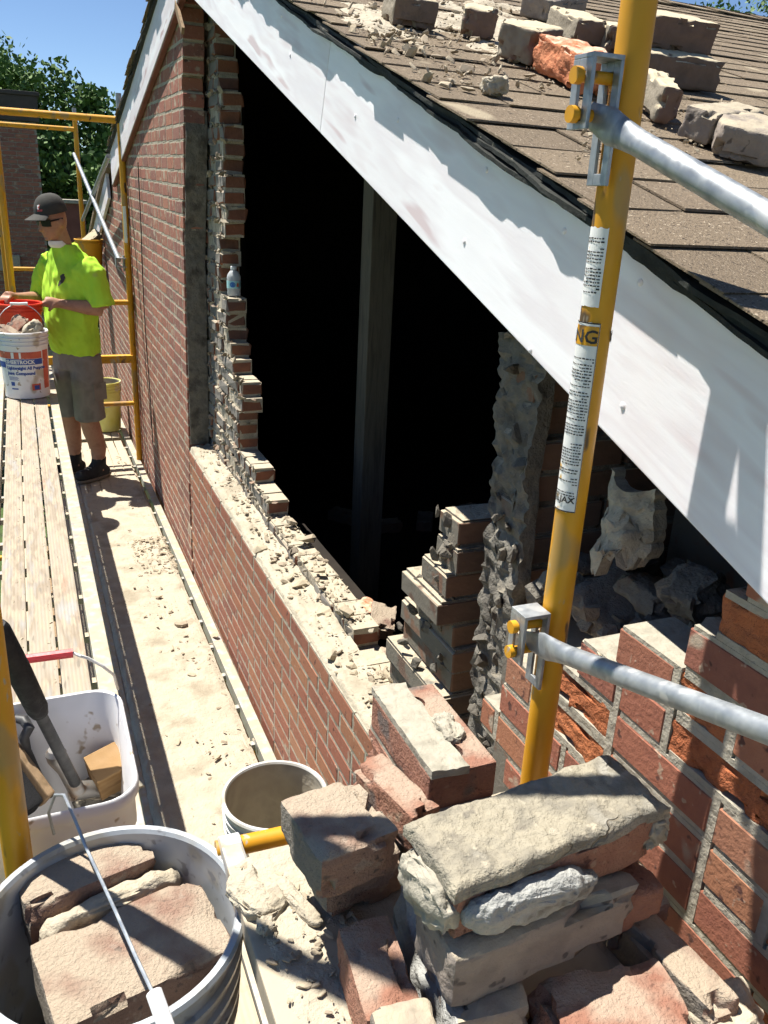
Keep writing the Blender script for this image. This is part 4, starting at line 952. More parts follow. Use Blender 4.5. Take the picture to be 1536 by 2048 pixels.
# ------------------------------------------------------------------ the near pile of loose bricks
GN = 'loose bricks in the near pile'
def pile(a, b, z, W, H, seed, mk, lbl, side=-1, **kw):
    me, cen, rot = by_top(a, b, z, W, H, seed, side, **kw); o = loose(me, mk, cen, rot, lbl, GN); return o, cen, rot
# capped brick on top
o, cen, rot = pile((812,1662), (1217,1523), 1.388, .094, .066, 81, 'loose_red', 'big brick topped with a slab of cracked tan mortar, highest in the near pile', extra=-.012, tilt=(.02, 0))
def cap(u, v):
    Lc, Wc = .284, .102; x = (u-.5)*Lc; y = (v-.5)*Wc; x += .006*nz((x, y, 0), 22, 4)*(1 if abs(u-.5) > .4 else .2); y += .007*nz((x, y, 0), 26, 9)*(1 if abs(v-.5) > .35 else .2)
    ed = min(min(u, 1-u)*Lc, min(v, 1-v)*Wc)
    return (x, y, .033 + .012 - .006*max(0, 1-ed/.008)**2), (0, 0, 1)
obj('mortar_cap', rough_plate(90, 40, cap, .0026, .013, 12, 55).mesh('mortar_cap', True, angle=50), mm['mortar_cap'], o, Matrix.Translation(cen) @ Euler(rot).to_matrix().to_4x4())
Mz = Matrix.Translation(cen) @ Euler(rot).to_matrix().to_4x4()
obj('mortar_smear', lump('mortar_smear', .165, .034, .056, 17, .26, 5, 2.6), mm['mortar_w'], o, Mz @ Matrix.Translation((-.045, -.052, -.008)) @ Euler((.35, .12, 0)).to_matrix().to_4x4())
obj('mortar_crust', lump('mortar_crust', .03, .09, .06, 19, .35, 4, 4), mm['mortar_g'], o, Mz @ Matrix.Translation((-.140, 0, -.004)))
obj('mortar_crust', lump('mortar_crust', .035, .03, .045, 23, .35, 4, 4), mm['mortar_g'], o, Mz @ Matrix.Translation((.138, -.035, .002)))
# the stack under it
q = at((838, 1880), 2, 1.26)
o, cen, rot = pile((830,1790), (1190,1668), 1.318, .088, .072, 82, 'loose_grey', 'grey brick lying in shade right under the mortar topped brick')
o = loose(hero('loose_brick', .19, .085, .066, 83, .006), 'loose_grey', (q.x+.055, q.y-.005, 1.206), (.0, .06, 1.45), 'tilted grey brick with a pale cement face below the mortar topped brick', GN)
def gp(u, v): return ((u-.5)*.185 + .01*nz((0, v*3, u), 2), .043 + .018*(1-v) + .006*nz((u*3, v*3, 0), 2), (v-.5)*.115 - .018 + .02*(u-.5)), (0, 1, .15)
obj('cement_face', rough_plate(40, 26, gp, .007, .012, 22, 38).mesh('cement_face', True, angle=40), mm['mortar_w'], o, o.matrix_basis.copy())
pile((556,1598), (705,1546), 1.352, .110, .062, 84, 'loose', 'square cream topped brick bat on top of the small stack beside the grey mortar bucket', rnd=.007, chip=.005)
pile((580,1640), (722,1592), 1.288, .104, .060, 85, 'loose', 'brown brick bat in the middle of the small stack beside the grey mortar bucket', rnd=.007, chip=.005); pile((598,1672), (735,1625), 1.226, .10, .054, 98, 'loose', 'lowest brick of the small stack, resting on the dusty raised plank')
pile((672,1848), (778,1826), 1.236, .125, .064, 86, 'loose_red', 'orange red brick with grey stains lying flat left of the cement faced brick')
pile((738,2012), (858,1988), 1.255, .08, .066, 87, 'loose_grey', 'smooth dark grey brick at the bottom edge of the picture')
pile((703,1516), (757,1495), 1.318, .135, .058, 88, 'loose_red', 'pink brick lying between the cream topped bat and the cored brick'); pile((703,1540), (757,1519), 1.258, .135, .062, 97, 'loose', 'brick under the pink brick beside the cored brick')
pile((1040,1958), (1312,1904), 1.240, .115, .066, 89, 'loose_red', 'broad pink brick lit by the sun at the bottom of the picture', broken=(.02, 0), chip=.005)
pile((1236,1800), (1333,1774), 1.300, .065, .055, 90, 'loose_red', 'small red half brick close to the right wall', 1, broken=(.015, 0)); pile((1225,1830), (1345,1806), 1.242, .07, .06, 92, 'loose', 'brick in shade under the small red half brick', 1)
q = at((1352, 1905), 2, 1.235); loose(hero('loose_brick', .15, .045, .062, 91), 'loose', (q.x, q.y, 1.204), (0, .05, 1.62), 'pale topped narrow brick between the half brick and the right wall', GN)
q = at((1450, 2030), 2, 1.20); o = obj('mortar_lump', lump('mortar_lump', .08, .06, .045, 33), mm['mortar'], None, Matrix.Translation(q)); tag(o, 'rough tan mortar lump in the bottom right corner', 'mortar lump')
# stack with the cored brick: long edge on the left runs along the wall
A, B = at((742,1372), 2, 1.362), at((905,1605), 2, 1.362); dv = (B-A).normalized(); nr = Vector((-dv.y, dv.x, 0)); yaw = math.atan2(dv.y, dv.x)
cen = A + dv*.102 + nr*.0475
o = tag(obj('loose_brick', cm, None, None, Matrix.Translation((cen.x, cen.y, 1.352 - BH/2)) @ Matrix.Rotation(yaw, 4, 'Z')), 'red cored brick with three round holes, its top half covered in mortar', 'brick', GN)
def mp(u, v): x = (u-.5)*.20; y = -.047 + .052*v; return (x + .002*nz((x, y, 0), 40), y + .008*nz((x, 0, 0), 30, 7)*v, BH/2 + .010 - .004*v*v), (0, 0, 1)
obj('mortar_bed', rough_plate(44, 12, mp, .0025, .011, 3, 70).mesh('mortar_bed', True), mm['mortar_g'], o, o.matrix_basis.copy())
obj('mortar_crust', lump('mortar_crust', .06, .035, .018, 31, .45, 5, 3), mm['mortar_g'], o, o.matrix_basis @ Matrix.Translation((.015, .016, BH/2 + .003)))
m = MB(); m.box((-.102, -.046, -BH/2-.010), (.102, .046, -BH/2)); obj('bed_joint', m.mesh('bed_joint', bevel=.002), mm['mortar_g'], o, o.matrix_basis.copy())
for i, z in enumerate((1.352 - BH - .010, 1.352 - 2*BH - .018)):
    loose(hero('loose_brick', .205, .096, BH + .004, 460+i, cuts=7), 'loose_red', (cen.x + .01*i, cen.y, z - BH/2), (0, 0, yaw + .05*i), 'red brick in the stack below the cored brick' if i == 0 else 'lowest brick of the stack below the cored brick', GN)
o = obj('mortar_lump', lump('mortar_lump', .022, .022, .016, 35), mm['mortar'], None, Matrix.Translation(at((532, 1852), 2, 1.18))); tag(o, 'small round mortar lump on the raised plank beside the grey bucket', 'mortar lump')
o = obj('mortar_chunk', lump('mortar_chunk', .055, .085, .022, 36, .5), mm['dust'], None, Matrix.Translation(at((512, 1790), 2, 1.178)) @ Matrix.Rotation(.5, 4, 'Z')); tag(o, 'large tan mortar slab beside the grey hook of the raised plank', 'mortar chunk')
o = obj('mortar_chunk', lump('mortar_chunk', .022, .10, .018, 37, .4), mm['dust'], None, Matrix.Translation(at((590, 1800), 2, 1.176)) @ Matrix.Rotation(.35, 4, 'Z')); tag(o, 'long mortar strip against the small brick stack', 'mortar chunk')
# ------------------------------------------------------------------ bricks on the roof
def at_roof(px, lift=.022):
    d = Vector(R.T @ np.array([px[0]-CX, px[1]-CY, FPX])); o = Vector(CAM); a = Nn.dot(RG + Nn*lift - o) / Nn.dot(d); return o + d*a
GR = 'bricks stacked on the roof'
def rb(a, b, W, H, seed, mk, lbl, lift=.0, level=0.0, **kw):
    A, B = at_roof(a, .018+lift), at_roof(b, .018+lift); d = (B-A); L = d.length; d.normalize(); n_ = Nn.copy()
    if level: n_ = Vector((0,0,1)); 
    n_ = (n_ - d*n_.dot(d)).normalized(); y = n_.cross(d)
    if y.dot(A - Vector(CAM)) < 0: y = -y; d = -d
    cen = (A+B)/2 + y*W/2 + n_*H/2
    M = Matrix(((d.x, y.x, n_.x, cen.x), (d.y, y.y, n_.y, cen.y), (d.z, y.z, n_.z, cen.z), (0,0,0,1)))
    o = obj('loose_brick', hero('loose_brick', L, W, H, seed, **kw), mm[mk], None, M); return tag(o, lbl, 'brick', GR)
ROOFB = [((783,50),(870,63),.10,.062,'loose_dark','dark brick lying alone highest on the roof near the rake'), ((918,70),(985,84),.09,.062,'loose_dark','dark brick with a pale mortar corner, second from the rake end of the roof row'),
         ((985,112),(1062,134),.17,.070,'loose_dark','thick pale topped brick beside the orange one on the roof'), ((1062,136),(1158,188),.10,.066,'loose_orange','freshly broken bright orange brick on the roof left of the post'),
         ((1090,46),(1168,40),.09,.062,'loose_grey','brick on the roof behind the others, cut by the top of the picture'), ((1142,92),(1212,103),.19,.066,'loose_dark','grey ended brick on the roof just left of the yellow post'),
         ((1206,106),(1262,116),.10,.066,'loose_dark','brick mostly hidden behind the yellow post, on the roof'), ((1275,166),(1432,188),.11,.066,'loose_dark','long dark brick forming the lower layer right of the post on the roof'),
         ((1302,246),(1352,256),.18,.066,'loose_dark','brick right of the post below the two layer stack on the roof'), ((1350,272),(1412,294),.20,.054,'loose_grey','tan topped grey brick in the roof row, second from the right edge'),
         ((1422,312),(1560,345),.20,.052,'loose_grey','large tan topped brick at the right edge of the roof row')]
for i, (a, b, W, H, mk, lb) in enumerate(ROOFB): rb(a, b, W, H, 500+i, mk, lb, chip=.006 if mk != 'loose_orange' else .012, rnd=.008)
rb((1284,94),(1420,112),.10,.066,520,'loose_dark','dark brick stacked on top of another right of the post on the roof', lift=.066)
it = []
for q in range(1100):
    p = at_roof((620 + 520*rng.random()**.9, -10 + 190*rng.random()), .02); s_ = .003 + .02*rng.random()**5
    if p.x < -.04: continue
    if rng.random() < .5: p = at_roof((rng.choice((700, 760, 830, 900, 960, 1040)) + rng.gauss(0, 40), rng.choice((20, 45, 70, 100)) + rng.gauss(0, 18)), .02)
    if p.x < -.04 or p.y > 3.7: continue
    it.append((p, (s_*1.6, s_*1.3, s_*.8), (rng.random(), rng.random(), rng.random()*6)))
for q in range(260):
    p = at_roof((1150 + 330*rng.random(), 200 + 120*rng.random() ), .02); s_ = .002 + .008*rng.random()**4
    it.append((p, (s_*1.6, s_*1.3, s_*.8), (rng.random(), rng.random(), rng.random()*6)))
tag(scatter('roof_rubble', it, mm['crumb']), 'pale mortar crumbs scattered over the shingles near the loose bricks', 'rubble')
def rdust(u, v):
    px = 640 + 560*u; py = -40 + (150 + 60*u)*v; p = at_roof((px, py), .0)
    d = .016 + .012*nz((p.x, p.y, 0), 7, 3) + .007*nz((p.x, p.y, 0), 22, 8) + .004*nz((p.x,p.y,0),60,2) - .022*abs(v-.55)**1.3*1.6 - .02*max(0, .1-u)/.1 - .015*max(0, u-.85)/.15
    p = p + Nn*d
    if p.x < -.03: p.x = -.03; p -= Nn*.05
    return p
m = MB(); m.grid(rdust, 120, 70); tag(obj('roof_dust', m.mesh('roof_dust', True, angle=70), mm['dust']), 'pale mortar dust drifted over the shingles around the upper bricks', 'dust', None, 'stuff')
o = obj('mortar_lump', lump('mortar_lump', .05, .04, .03, 51), mm['mortar'], None, Matrix.Translation(at_roof((990, 172), .03))); tag(o, 'small tan mortar lump lying alone on the shingles', 'mortar lump')

# ------------------------------------------------------------------ sill and attic rubble
GI = 'bricks fallen inside the opening'
q = at((722, 1188), 0, .27); loose(hero('loose_brick', .14, .1, .06, 600, broken=(.03,0)), 'loose_orange', (.27, q.y, .61), (.1, .1, .3), 'sunlit orange brick fallen just inside the opening', GI)
q = at((765, 1210), 0, .33); loose(hero('loose_brick', .12, .09, .06, 601), 'loose', (.33, q.y, .60), (.2, -.3, 1.1), 'brown brick bat beside the orange one inside the opening', GI)
q = at((770, 1270), 0, .24); loose(hero('loose_brick', .13, .09, .06, 602, broken=(.02,.02)), 'loose', (.24, q.y, .585), (.1, .2, 2.0), 'dusty brick bat at the foot of the flue wall', GI)
for i, qx in enumerate((770, 850, 690, 930)):
    p = at((qx, 1050 - 10*i), 2, .12); loose(hero('loose_brick', .2, .1, .065, 620+i), 'loose', (max(.5, p.x), p.y, .113), (0, 0, i*1.1), ['dark brick on the attic floor right in front of the timber post', 'dark brick on the attic floor just right of the timber post', 'dark brick on the attic floor left of the timber post', 'dark brick on the attic floor near the flue wall'][i], 'bricks on the attic floor')
SC = [((535,1190), .022), ((565,1120), .03), ((600,1160), .05), ((520,1090), .05), ((610,1100), .07), ((585,1065), .05), ((650,1215), .06), ((690,1250), .05), ((640,1165), .04), ((665,1300), .045), ((705,1320), .035)]
LB = ['tiny', 'small', 'mid sized', 'flat', 'broad', 'thin', 'dark edged', 'pale', 'rough', 'split', 'squat']
ORD = ['closest to the far jamb', 'second from the far jamb', 'third from the far jamb', 'fourth from the far jamb', 'fifth from the far jamb', 'sixth from the far jamb', 'seventh from the far jamb', 'eighth from the far jamb', 'third from the near end', 'second from the near end', 'closest to the near end']
SC.sort(key=lambda t: -at(t[0], 2, .71).y)
for i, (q_, s_) in enumerate(SC):
    p = at(q_, 2, .71); 
    if p.x < .02: p.x = .02
    if p.x > .2: p.x = .19
    o = obj('mortar_chunk', chunk_mesh('mortar_chunk', s_*1.4, s_*1.0, s_*.6, 700+i, 15), mm['crumb'], None, Matrix.Translation((p.x, p.y, (SILL if p.x < .11 else SILL+CP) + .02 + s_*.15)) @ Euler((.3*hsh(i), .4*hsh(i,1), 6*hsh(i,2))).to_matrix().to_4x4())
    tag(o, 'lump of mortar on the dusty sill of the opening, ' + ORD[i], 'mortar chunk', 'mortar lumps on the sill')
RB = [((1225,1210), .16, 'large rounded grey slab at the left of the flue rubble'), ((1310,1195), .14, 'flat bluish slab on top of the flue rubble'), ((1290,1260), .13, 'grey slab at the front of the flue rubble'), ((1385,1180), .12, 'grey lump at the back of the flue rubble'), ((1350,1270), .14, 'shaded slab at the right of the flue rubble'), ((1400,1240), .11, 'small dark lump under the rake board in the flue')]
for i, (q_, s_, lb) in enumerate(RB):
    p = at(q_, 0, .20 + .03*(i % 3)); o = obj('rubble_slab', hero('rubble_slab', s_, s_*.75, .05, 800+i, .012, 8, (.03,.03), .014), mm['rub_dark'], None, Matrix.Translation(p) @ Euler((.5 - .2*(i % 3), -.35 + .1*i, i*1.7)).to_matrix().to_4x4()); tag(o, lb, 'rubble', 'rubble in the flue')
it = [((.12 + .30*rng.random(), .62 + .62*rng.random(), 1.30 + .06*rng.random() - .0), (.05 + .05*rng.random(),)*3, (rng.random()*6, rng.random()*6, 0)) for q in range(90)]
tag(scatter('flue_rubble', it, mm['rub_dark']), 'dark rubble filling the opened flue behind the post', 'rubble')
m = MB(); m.box((.10, .62, .6), (.50, 1.27, 1.22)); obj('flue_fill', m.mesh('flue_fill'), mm['brick_dark'], parts['flue'])

# ------------------------------------------------------------------ water bottle
def clear_mat():
    m_ = bpy.data.materials.new('clear_bottle_plastic'); m_.use_nodes = True; b = m_.node_tree.nodes['Principled BSDF']; b.inputs['Base Color'].default_value = (.80,.83,.85,1); b.inputs['Transmission Weight'].default_value = .55; b.inputs['Roughness'].default_value = .22; b.inputs['IOR'].default_value = 1.2; return m_
mm['clear'] = clear_mat()
pb = Vector((.165, 3.955, 23*CP + rise(3.955) + .006)); e = empty('water_bottle', pb, 'small clear water bottle with a blue label on the broken inner wall', 'bottle')
m = MB(); m.lathe([(.001,0),(.028,0),(.031,.006),(.030,.02),(.032,.03),(.032,.082),(.030,.092),(.020,.108),(.012,.114),(.012,.120),(.001,.121)], pb, 32); obj('body', m.mesh('body', True), mm['clear'], e)
m = MB(); m.lathe([(.0135,.117),(.0145,.118),(.0145,.130),(.0125,.132),(.001,.132)], pb, 24); obj('cap', m.mesh('cap', True), mm['white'], e)
mm['aqua'] = mat('pale_aqua_label', [(.32,.60,.62),(.42,.68,.68)], 60, .5, .05); mm['blue2'] = mat('label_blue', [(.03,.13,.42),(.05,.18,.5)], 40, .5, .05)
m = MB(); m.lathe([(.0327,.034),(.0327,.068)], pb, 40); lb = obj('label', m.mesh('label', True), mm['aqua'], e)
ac = math.atan2(CAM[1]-pb.y, CAM[0]-pb.x)
def bl(x, z, r=.0333): a = ac + x/.033; return (pb.x + r*math.cos(a), pb.y + r*math.sin(a), pb.z + z)
m = MB(); n = 20; m.add([bl(-.006, .051)] + [bl(-.006 + .0135*math.cos(2*PI*i/n), .051 + .0125*math.sin(2*PI*i/n)) for i in range(n)], [(0, 1+i, 1+(i+1)%n) for i in range(n)]); obj('roundel', m.mesh('roundel'), mm['blue2'], lb)
m = MB(); m.add([bl(.012,.042), bl(.024,.042), bl(.024,.055), bl(.018,.062), bl(.012,.05)], [(0,1,2,3,4)]); obj('red_mark', m.mesh('red_mark'), mm['redp'], lb)

# ------------------------------------------------------------------ background
def tree(loc, H, CR, seed, lbl, nleaf=16000, grp='trees behind the scaffold', ls=.15):
    r = random.Random(seed); e = empty('leafy_tree', loc, lbl, 'tree', grp); L = Vector(loc)
    m = MB(); m.tube([L, L + Vector((.1,0,H*.3)), L + Vector((0,.1,H*.62)), L + Vector((.1,0,H*.85))], [.22,.17,.10,.03], 10); tips = []
    for q in range(16):
        a = r.random()*6.28; h = H*(.25 + .55*r.random()); s_ = L + Vector((0,0,h)); ln = CR*(.55 + .5*r.random())*(1.1 - .5*h/H)
        t_ = s_ + Vector((math.cos(a)*ln, math.sin(a)*ln, ln*(.3+.5*r.random()))); mid = (s_+t_)/2 + Vector((0,0,.15*ln)); m.tube([s_, mid, t_], [.06,.04,.012], 6); tips += [t_, mid]
    obj('trunk', m.mesh('trunk', True), mm['bark'], e)
    cl_ = []
    for q in range(150):
        u = r.random()*2-1; a = r.random()*6.28; rr = (1-u*u)**.5; k = (.55 + .5*r.random()) if q % 3 else .3 + .4*r.random()
        p = Vector((rr*math.cos(a)*CR*k, rr*math.sin(a)*CR*k, H*.56 + u*H*.46*k)); cl_.append((L + p*(1 + .12*nz(p, .7, seed)), .30 + .42*r.random()))
    V = np.empty((nleaf*4, 3), dtype=np.float32); rs = np.random.RandomState(seed)
    idx = rs.randint(0, len(cl_), nleaf); cp = np.array([list(c_[0]) for c_ in cl_])[idx]; cr_ = np.array([c_[1] for c_ in cl_])[idx]
    dv = rs.normal(size=(nleaf,3)); dv /= np.linalg.norm(dv, axis=1)[:,None]; dv *= (rs.rand(nleaf)**.5)[:,None]*cr_[:,None]*CR*.52; P = cp + dv
    a = rs.normal(size=(nleaf,3)); a /= np.linalg.norm(a, axis=1)[:,None]; b = np.cross(a, rs.normal(size=(nleaf,3))); b /= np.linalg.norm(b, axis=1)[:,None]
    s_ = (ls*(.6 + .8*rs.rand(nleaf)))[:,None]; V[0::4] = P - a*s_*.5; V[1::4] = P + b*s_*.28; V[2::4] = P + a*s_*.5; V[3::4] = P - b*s_*.28
    me = bpy.data.meshes.new('crown'); F_ = np.arange(nleaf*4).reshape(-1,4); me.from_pydata(V.tolist(), [], F_.tolist()); me.update(); obj('crown', me, mm['leaf'], e); return e
tree((-2.2, 24, -3), 8.7, 2.9, 3, 'tall leafy tree right behind the far scaffold', 60000); tree((-5.2, 25.5, -3), 8.9, 2.7, 4, 'leafy tree at the left, rising behind the dark brick building', 50000); tree((.6, 22.5, -3), 7.6, 2.2, 5, 'lower leafy tree close to the gable corner', 40000)
tree((-3.4, 19.5, -3), 6.2, 1.9, 6, 'low bushy tree between the frames of the far scaffold', 36000)
p = at((1470, 12), 1, 22); tree((p.x+.6, 22, -3), p.z + 4.3, 3.0, 9, 'tree top showing above the roof ridge at the right', 30000, None)
# brick building at the far left
q0 = at((62, 184), 1, 16); q1 = at((78, 420), 1, 16); bx1 = q0.x + .03; bx0 = bx1 - 3.2; ztop = q0.z
bb = empty('brick_building', (bx0 + 1.6, 16, -3), 'dark brick building with a brown coping at the far left', 'building')
m = MB(); m.box((bx0, 16.012, -3), (bx1, 18.5, ztop-.45)); mw = obj('wall', m.mesh('wall'), mm['mortar_g'], bb)
V, F = [], []; pr = brick_proto(BL, BW, BH, 77)
k = 0; z = -.8
while z < ztop - .45 - CP:
    y = bx0 + (k % 2)*.1
    while y < bx1 - BL/2:
        b = len(V); Lb = min(BL, bx1 - y); V += [(y + (v.co.y + BL/2)*Lb/BL, 16.008 + v.co.x*.2, z + CP/2 + v.co.z) for v in pr.vertices]; F += [tuple(i+b for i in f.vertices) for f in pr.polygons]; y += BL + JT
    z += CP; k += 1
me = bpy.data.meshes.new('brick_field'); me.from_pydata(V, [], F); me.update(); tag(obj('brick_field', me, mm['brick_old'], mw), None, None, None, 'stuff')
m = MB(); m.box((bx0-.05, 15.95, ztop-.44), (bx1+.05, 18.55, ztop-.06)); m.box((bx0-.09, 15.91, ztop-.06), (bx1+.09, 18.6, ztop)); obj('coping', m.mesh('coping', bevel=.01), mm['coping'], bb)
m = MB(); m.box((bx0+1.9, 15.93, at((20,524),1,16).z-.14), (bx0+2.75, 16.01, at((20,524),1,16).z+.12)); obj('stone_sill', m.mesh('stone_sill', bevel=.01), mm['mortar_g'], bb)
p = at((150, 400), 1, 14); e = empty('brick_chimney', (p.x, 14, -3), 'low red brick chimney stump behind the far scaffold', 'chimney')
m = MB(); m.box((p.x-.25, 14, -3), (p.x+.13, 14.4, p.z-.05)); obj('stack', m.mesh('stack'), mm['wood_red'], e); m = MB(); m.box((p.x-.29, 13.96, p.z-.05), (p.x+.17, 14.44, p.z)); obj('cap', m.mesh('cap', bevel=.005), mm['mortar_g'], e)
p = at((177, 478), 1, 8.6); yb2 = bucket(Vector((p.x, 8.6, p.z-.33)), .10, .125, .33, 'yellow bucket of rubble on a far stand behind the worker', 'yellow', 'inner_dust', 1, .9)
m = MB(); m.box((p.x-.2, 8.4, p.z-.37), (p.x+.2, 8.8, p.z-.335))
for (dx, dy) in ((-.17,-.17),(.15,-.17),(-.17,.15),(.15,.15)): m.box((p.x+dx, 8.6+dy, .0), (p.x+dx+.03, 8.6+dy+.03, p.z-.37))
tag(obj('stand', m.mesh('stand'), mm['wood']), 'plain wooden stand under the far yellow bucket', 'stand')
loose(hero('loose_brick', .17, .09, .06, 900), 'loose_dark', (p.x+.03, 8.55, p.z+.01), (.4, -.6, .4), 'dark brick sticking out of the far yellow bucket', GB)
# ------------------------------------------------------------------ the worker
WB = Vector((-.435, 6.17, .006)); Fw = Vector((-.82, -.572, 0)).normalized(); Lw = Vector((-Fw.y, Fw.x, 0))*1.0
def W_(l, f, z):
    if z > 1.632:
        a = math.radians(15)*min(1, (z-1.632)/.03); df, dz = f-.06, z-1.62; f, z = .06 + df*math.cos(a) + dz*math.sin(a)*.75, 1.632 + dz*math.cos(a) - df*math.sin(a)*.8
    return WB + Lw*l + Fw*f + Vector((0,0,z))
def ell(m, rings, n=24):
    """rings: (l, f, z, half-width along l, half-depth along f)"""
    vs = []
    for (l, f, z, a, b) in rings:
        for j in range(n): an = 2*PI*j/n; vs.append(W_(l + a*math.cos(an), f + b*math.sin(an), z))
    k = len(rings); m.add(vs, [(i*n+j, i*n+(j+1)%n, (i+1)*n+(j+1)%n, (i+1)*n+j) for i in range(k-1) for j in range(n)] + [tuple(reversed(range(n))), tuple((k-1)*n + j for j in range(n))])
def limb(m, pts, rs, n=14): m.tube([W_(*p) for p in pts], rs, n)
def ball(m, c, rl, rf, rz, n=16):
    rr = []
    for i in range(1, n): a = PI*i/n; rr.append((c[0], c[1], c[2] - rz*math.cos(a), rl*math.sin(a), rf*math.sin(a)))
    ell(m, rr, 20)
def blob(m, name, voxel, smooth=6, wr=0.0, seed=0, fac=.5):
    me = m.mesh(name); o = bpy.data.objects.new('tmp', me); COL.objects.link(o)
    md = o.modifiers.new('r', 'REMESH'); md.mode = 'VOXEL'; md.voxel_size = voxel
    md = o.modifiers.new('s', 'SMOOTH'); md.iterations = smooth; md.factor = fac
    bpy.context.view_layer.update(); out = bpy.data.meshes.new_from_object(o.evaluated_get(bpy.context.evaluated_depsgraph_get())); bpy.data.objects.remove(o); out.name = name
    if wr:
        out.update(); no = [v.normal.copy() for v in out.vertices]
        for v, n_ in zip(out.vertices, no):
            p = v.co; v.co = p + n_*wr*(nz((p.x, p.y, p.z*.55 + .5*p.x), 13, seed) + .6*nz((p.x*1.2, p.y*1.2, p.z*.8 - .7*p.y), 27, seed+5))
    out.polygons.foreach_set('use_smooth', [True]*len(out.polygons)); out.update(); out.materials.clear(); return out
person = empty('person', WB, 'worker in a lime green t-shirt, grey shorts and dark cap, handling a red bucket', 'person')
# where the hands go: on the rim of the red bucket
def rel(p): d = Vector(p) - WB; return (d.dot(Lw), d.dot(Fw), d.z)
rz_ = CRED.z + .345
hL = rel((CRED.x + .150, CRED.y + .035, rz_ + .0)); hR = rel((CRED.x - .075, CRED.y + .125, rz_ + .02))
m = MB()
# head
hf = .085; ball(m, (0, hf, 1.785), .079, .099, .122, 18); ell(m, [(0, hf+.035, 1.655, .030, .030), (0, hf+.03, 1.675, .052, .052), (0, hf+.02, 1.715, .066, .075), (0, hf+.01, 1.76, .072, .085)])
ball(m, (0, hf+.098, 1.735), .0185, .024, .018, 8); limb(m, [(0, hf+.088, 1.785), (0, hf+.106, 1.742)], [.008,.014], 8)
ball(m, (0, hf+.078, 1.695), .026, .014, .010, 8); ball(m, (0, hf+.070, 1.664), .026, .022, .018, 8)
for s_ in (-1, 1): ball(m, (s_*.080, hf-.005, 1.762), .011, .019, .031, 8); ball(m, (s_*.034, hf+.068, 1.745), .020, .018, .018, 8)
limb(m, [(0, .03, 1.53), (0, .045, 1.60), (0, hf-.02, 1.70)], [.068, .062, .060])
# trunk inside the clothes
ell(m, [(0, .02, .93, .14, .10), (0, .02, 1.1, .15, .11), (0, .02, 1.35, .16, .10), (0, .02, 1.50, .14, .075), (0, .03, 1.56, .07, .06)])
def arm(s, el, hd, wrist_dir):
    sh = (s*.185, .015, 1.49); limb(m, [sh, ((sh[0]*.4+el[0]*.6), (sh[1]*.4+el[1]*.6), (sh[2]*.4+el[2]*.6)), el], [.060, .054, .047])
    E = Vector(el); H = Vector(hd); d = (H-E).normalized(); w0 = H - d*.10
    limb(m, [el, tuple(E + (w0-E)*.35), tuple(E + (w0-E)*.75), tuple(w0)], [.047, .050, .036, .030])
    # palm and five fingers closing over the rim
    dn = Vector((0,0,-1)); sd_ = d.cross(dn).normalized()
    limb(m, [tuple(w0), tuple(w0 + d*.05), tuple(w0 + d*.09)], [.030, .037, .034])
    for i, (o_, ln) in enumerate(((-.030,.060),(-.010,.070),(.010,.066),(.029,.052))):
        k0 = w0 + d*.075 + sd_*o_; k1 = k0 + d*.032 + dn*.012; k2 = k1 + dn*ln*.55 + d*.008; k3 = k2 + dn*ln*.35 - d*.014
        limb(m, [tuple(k0), tuple(k1), tuple(k2), tuple(k3)], [.0125,.0115,.0105,.009], 10)
    t0 = w0 + d*.02 - sd_*.024*s; limb(m, [tuple(t0), tuple(t0 + d*.03 + dn*.03 - sd_*.012*s), tuple(t0 + d*.05 + dn*.055)], [.015,.013,.010], 10)
arm(1, (.275, -.015, 1.225), hL, 0); arm(-1, (-.295, .03, 1.235), hR, 0)
# legs
for s, (kx, kf), (ax, af), c_ in ((1, (.105, .045), (.10, -.02), 0), (-1, (-.10, .06), (-.12, .02), 0)):
    limb(m, [(s*.09, .01, .93), (s*.098, .02, .72), (kx, kf, .50), (kx, kf-.03, .36), (ax, af-.012, .22), (ax, af, .09), (ax, af, .05)], [.09, .088, .066, .066, .056, .042, .044], 16)
body = obj('body', blob(m, 'body', .0075, 5), mm['skin'], person)
# shirt
m = MB(); ell(m, [(0, .015, .905, .186, .142), (0, .02, .96, .190, .150), (0, .035, 1.08, .190, .158), (0, .03, 1.22, .196, .148), (0, .025, 1.36, .200, .138), (0, .02, 1.48, .196, .120), (0, .02, 1.545, .170, .100), (0, .03, 1.60, .105, .086), (0, .036, 1.628, .080, .074)], 32)
limb(m, [(.155, .02, 1.495), (.215, .01, 1.44), (.262, -.005, 1.30), (.272, -.012, 1.245)], [.088, .092, .083, .086], 18); limb(m, [(-.155, .02, 1.495), (-.215, .015, 1.44), (-.275, .03, 1.31), (-.286, .035, 1.26)], [.088, .090, .080, .082], 18)
shirt = obj('t_shirt', blob(m, 't_shirt', .009, 3, .016, 3), mm['shirt'], person)
# chest print: a small dark leaping shape
m = MB(); pts = [(0,0),(.018,.012),(.022,.035),(.012,.05),(.02,.06),(.005,.062),(-.008,.05),(-.004,.03),(-.02,.018),(-.03,-.012),(-.024,-.02),(-.012,-.012)]
def on_chest(u, v):
    l = .085 + u; z = 1.385 + v; f = .02 + .146*math.sqrt(max(0.0, 1-(l/.205)**2)) + .004; return W_(l, f, z)
vs = [on_chest(0, .02)] + [on_chest(*p) for p in pts]; m.add(vs, [(0, 1+i, 1+(i+1) % len(pts)) for i in range(len(pts))])
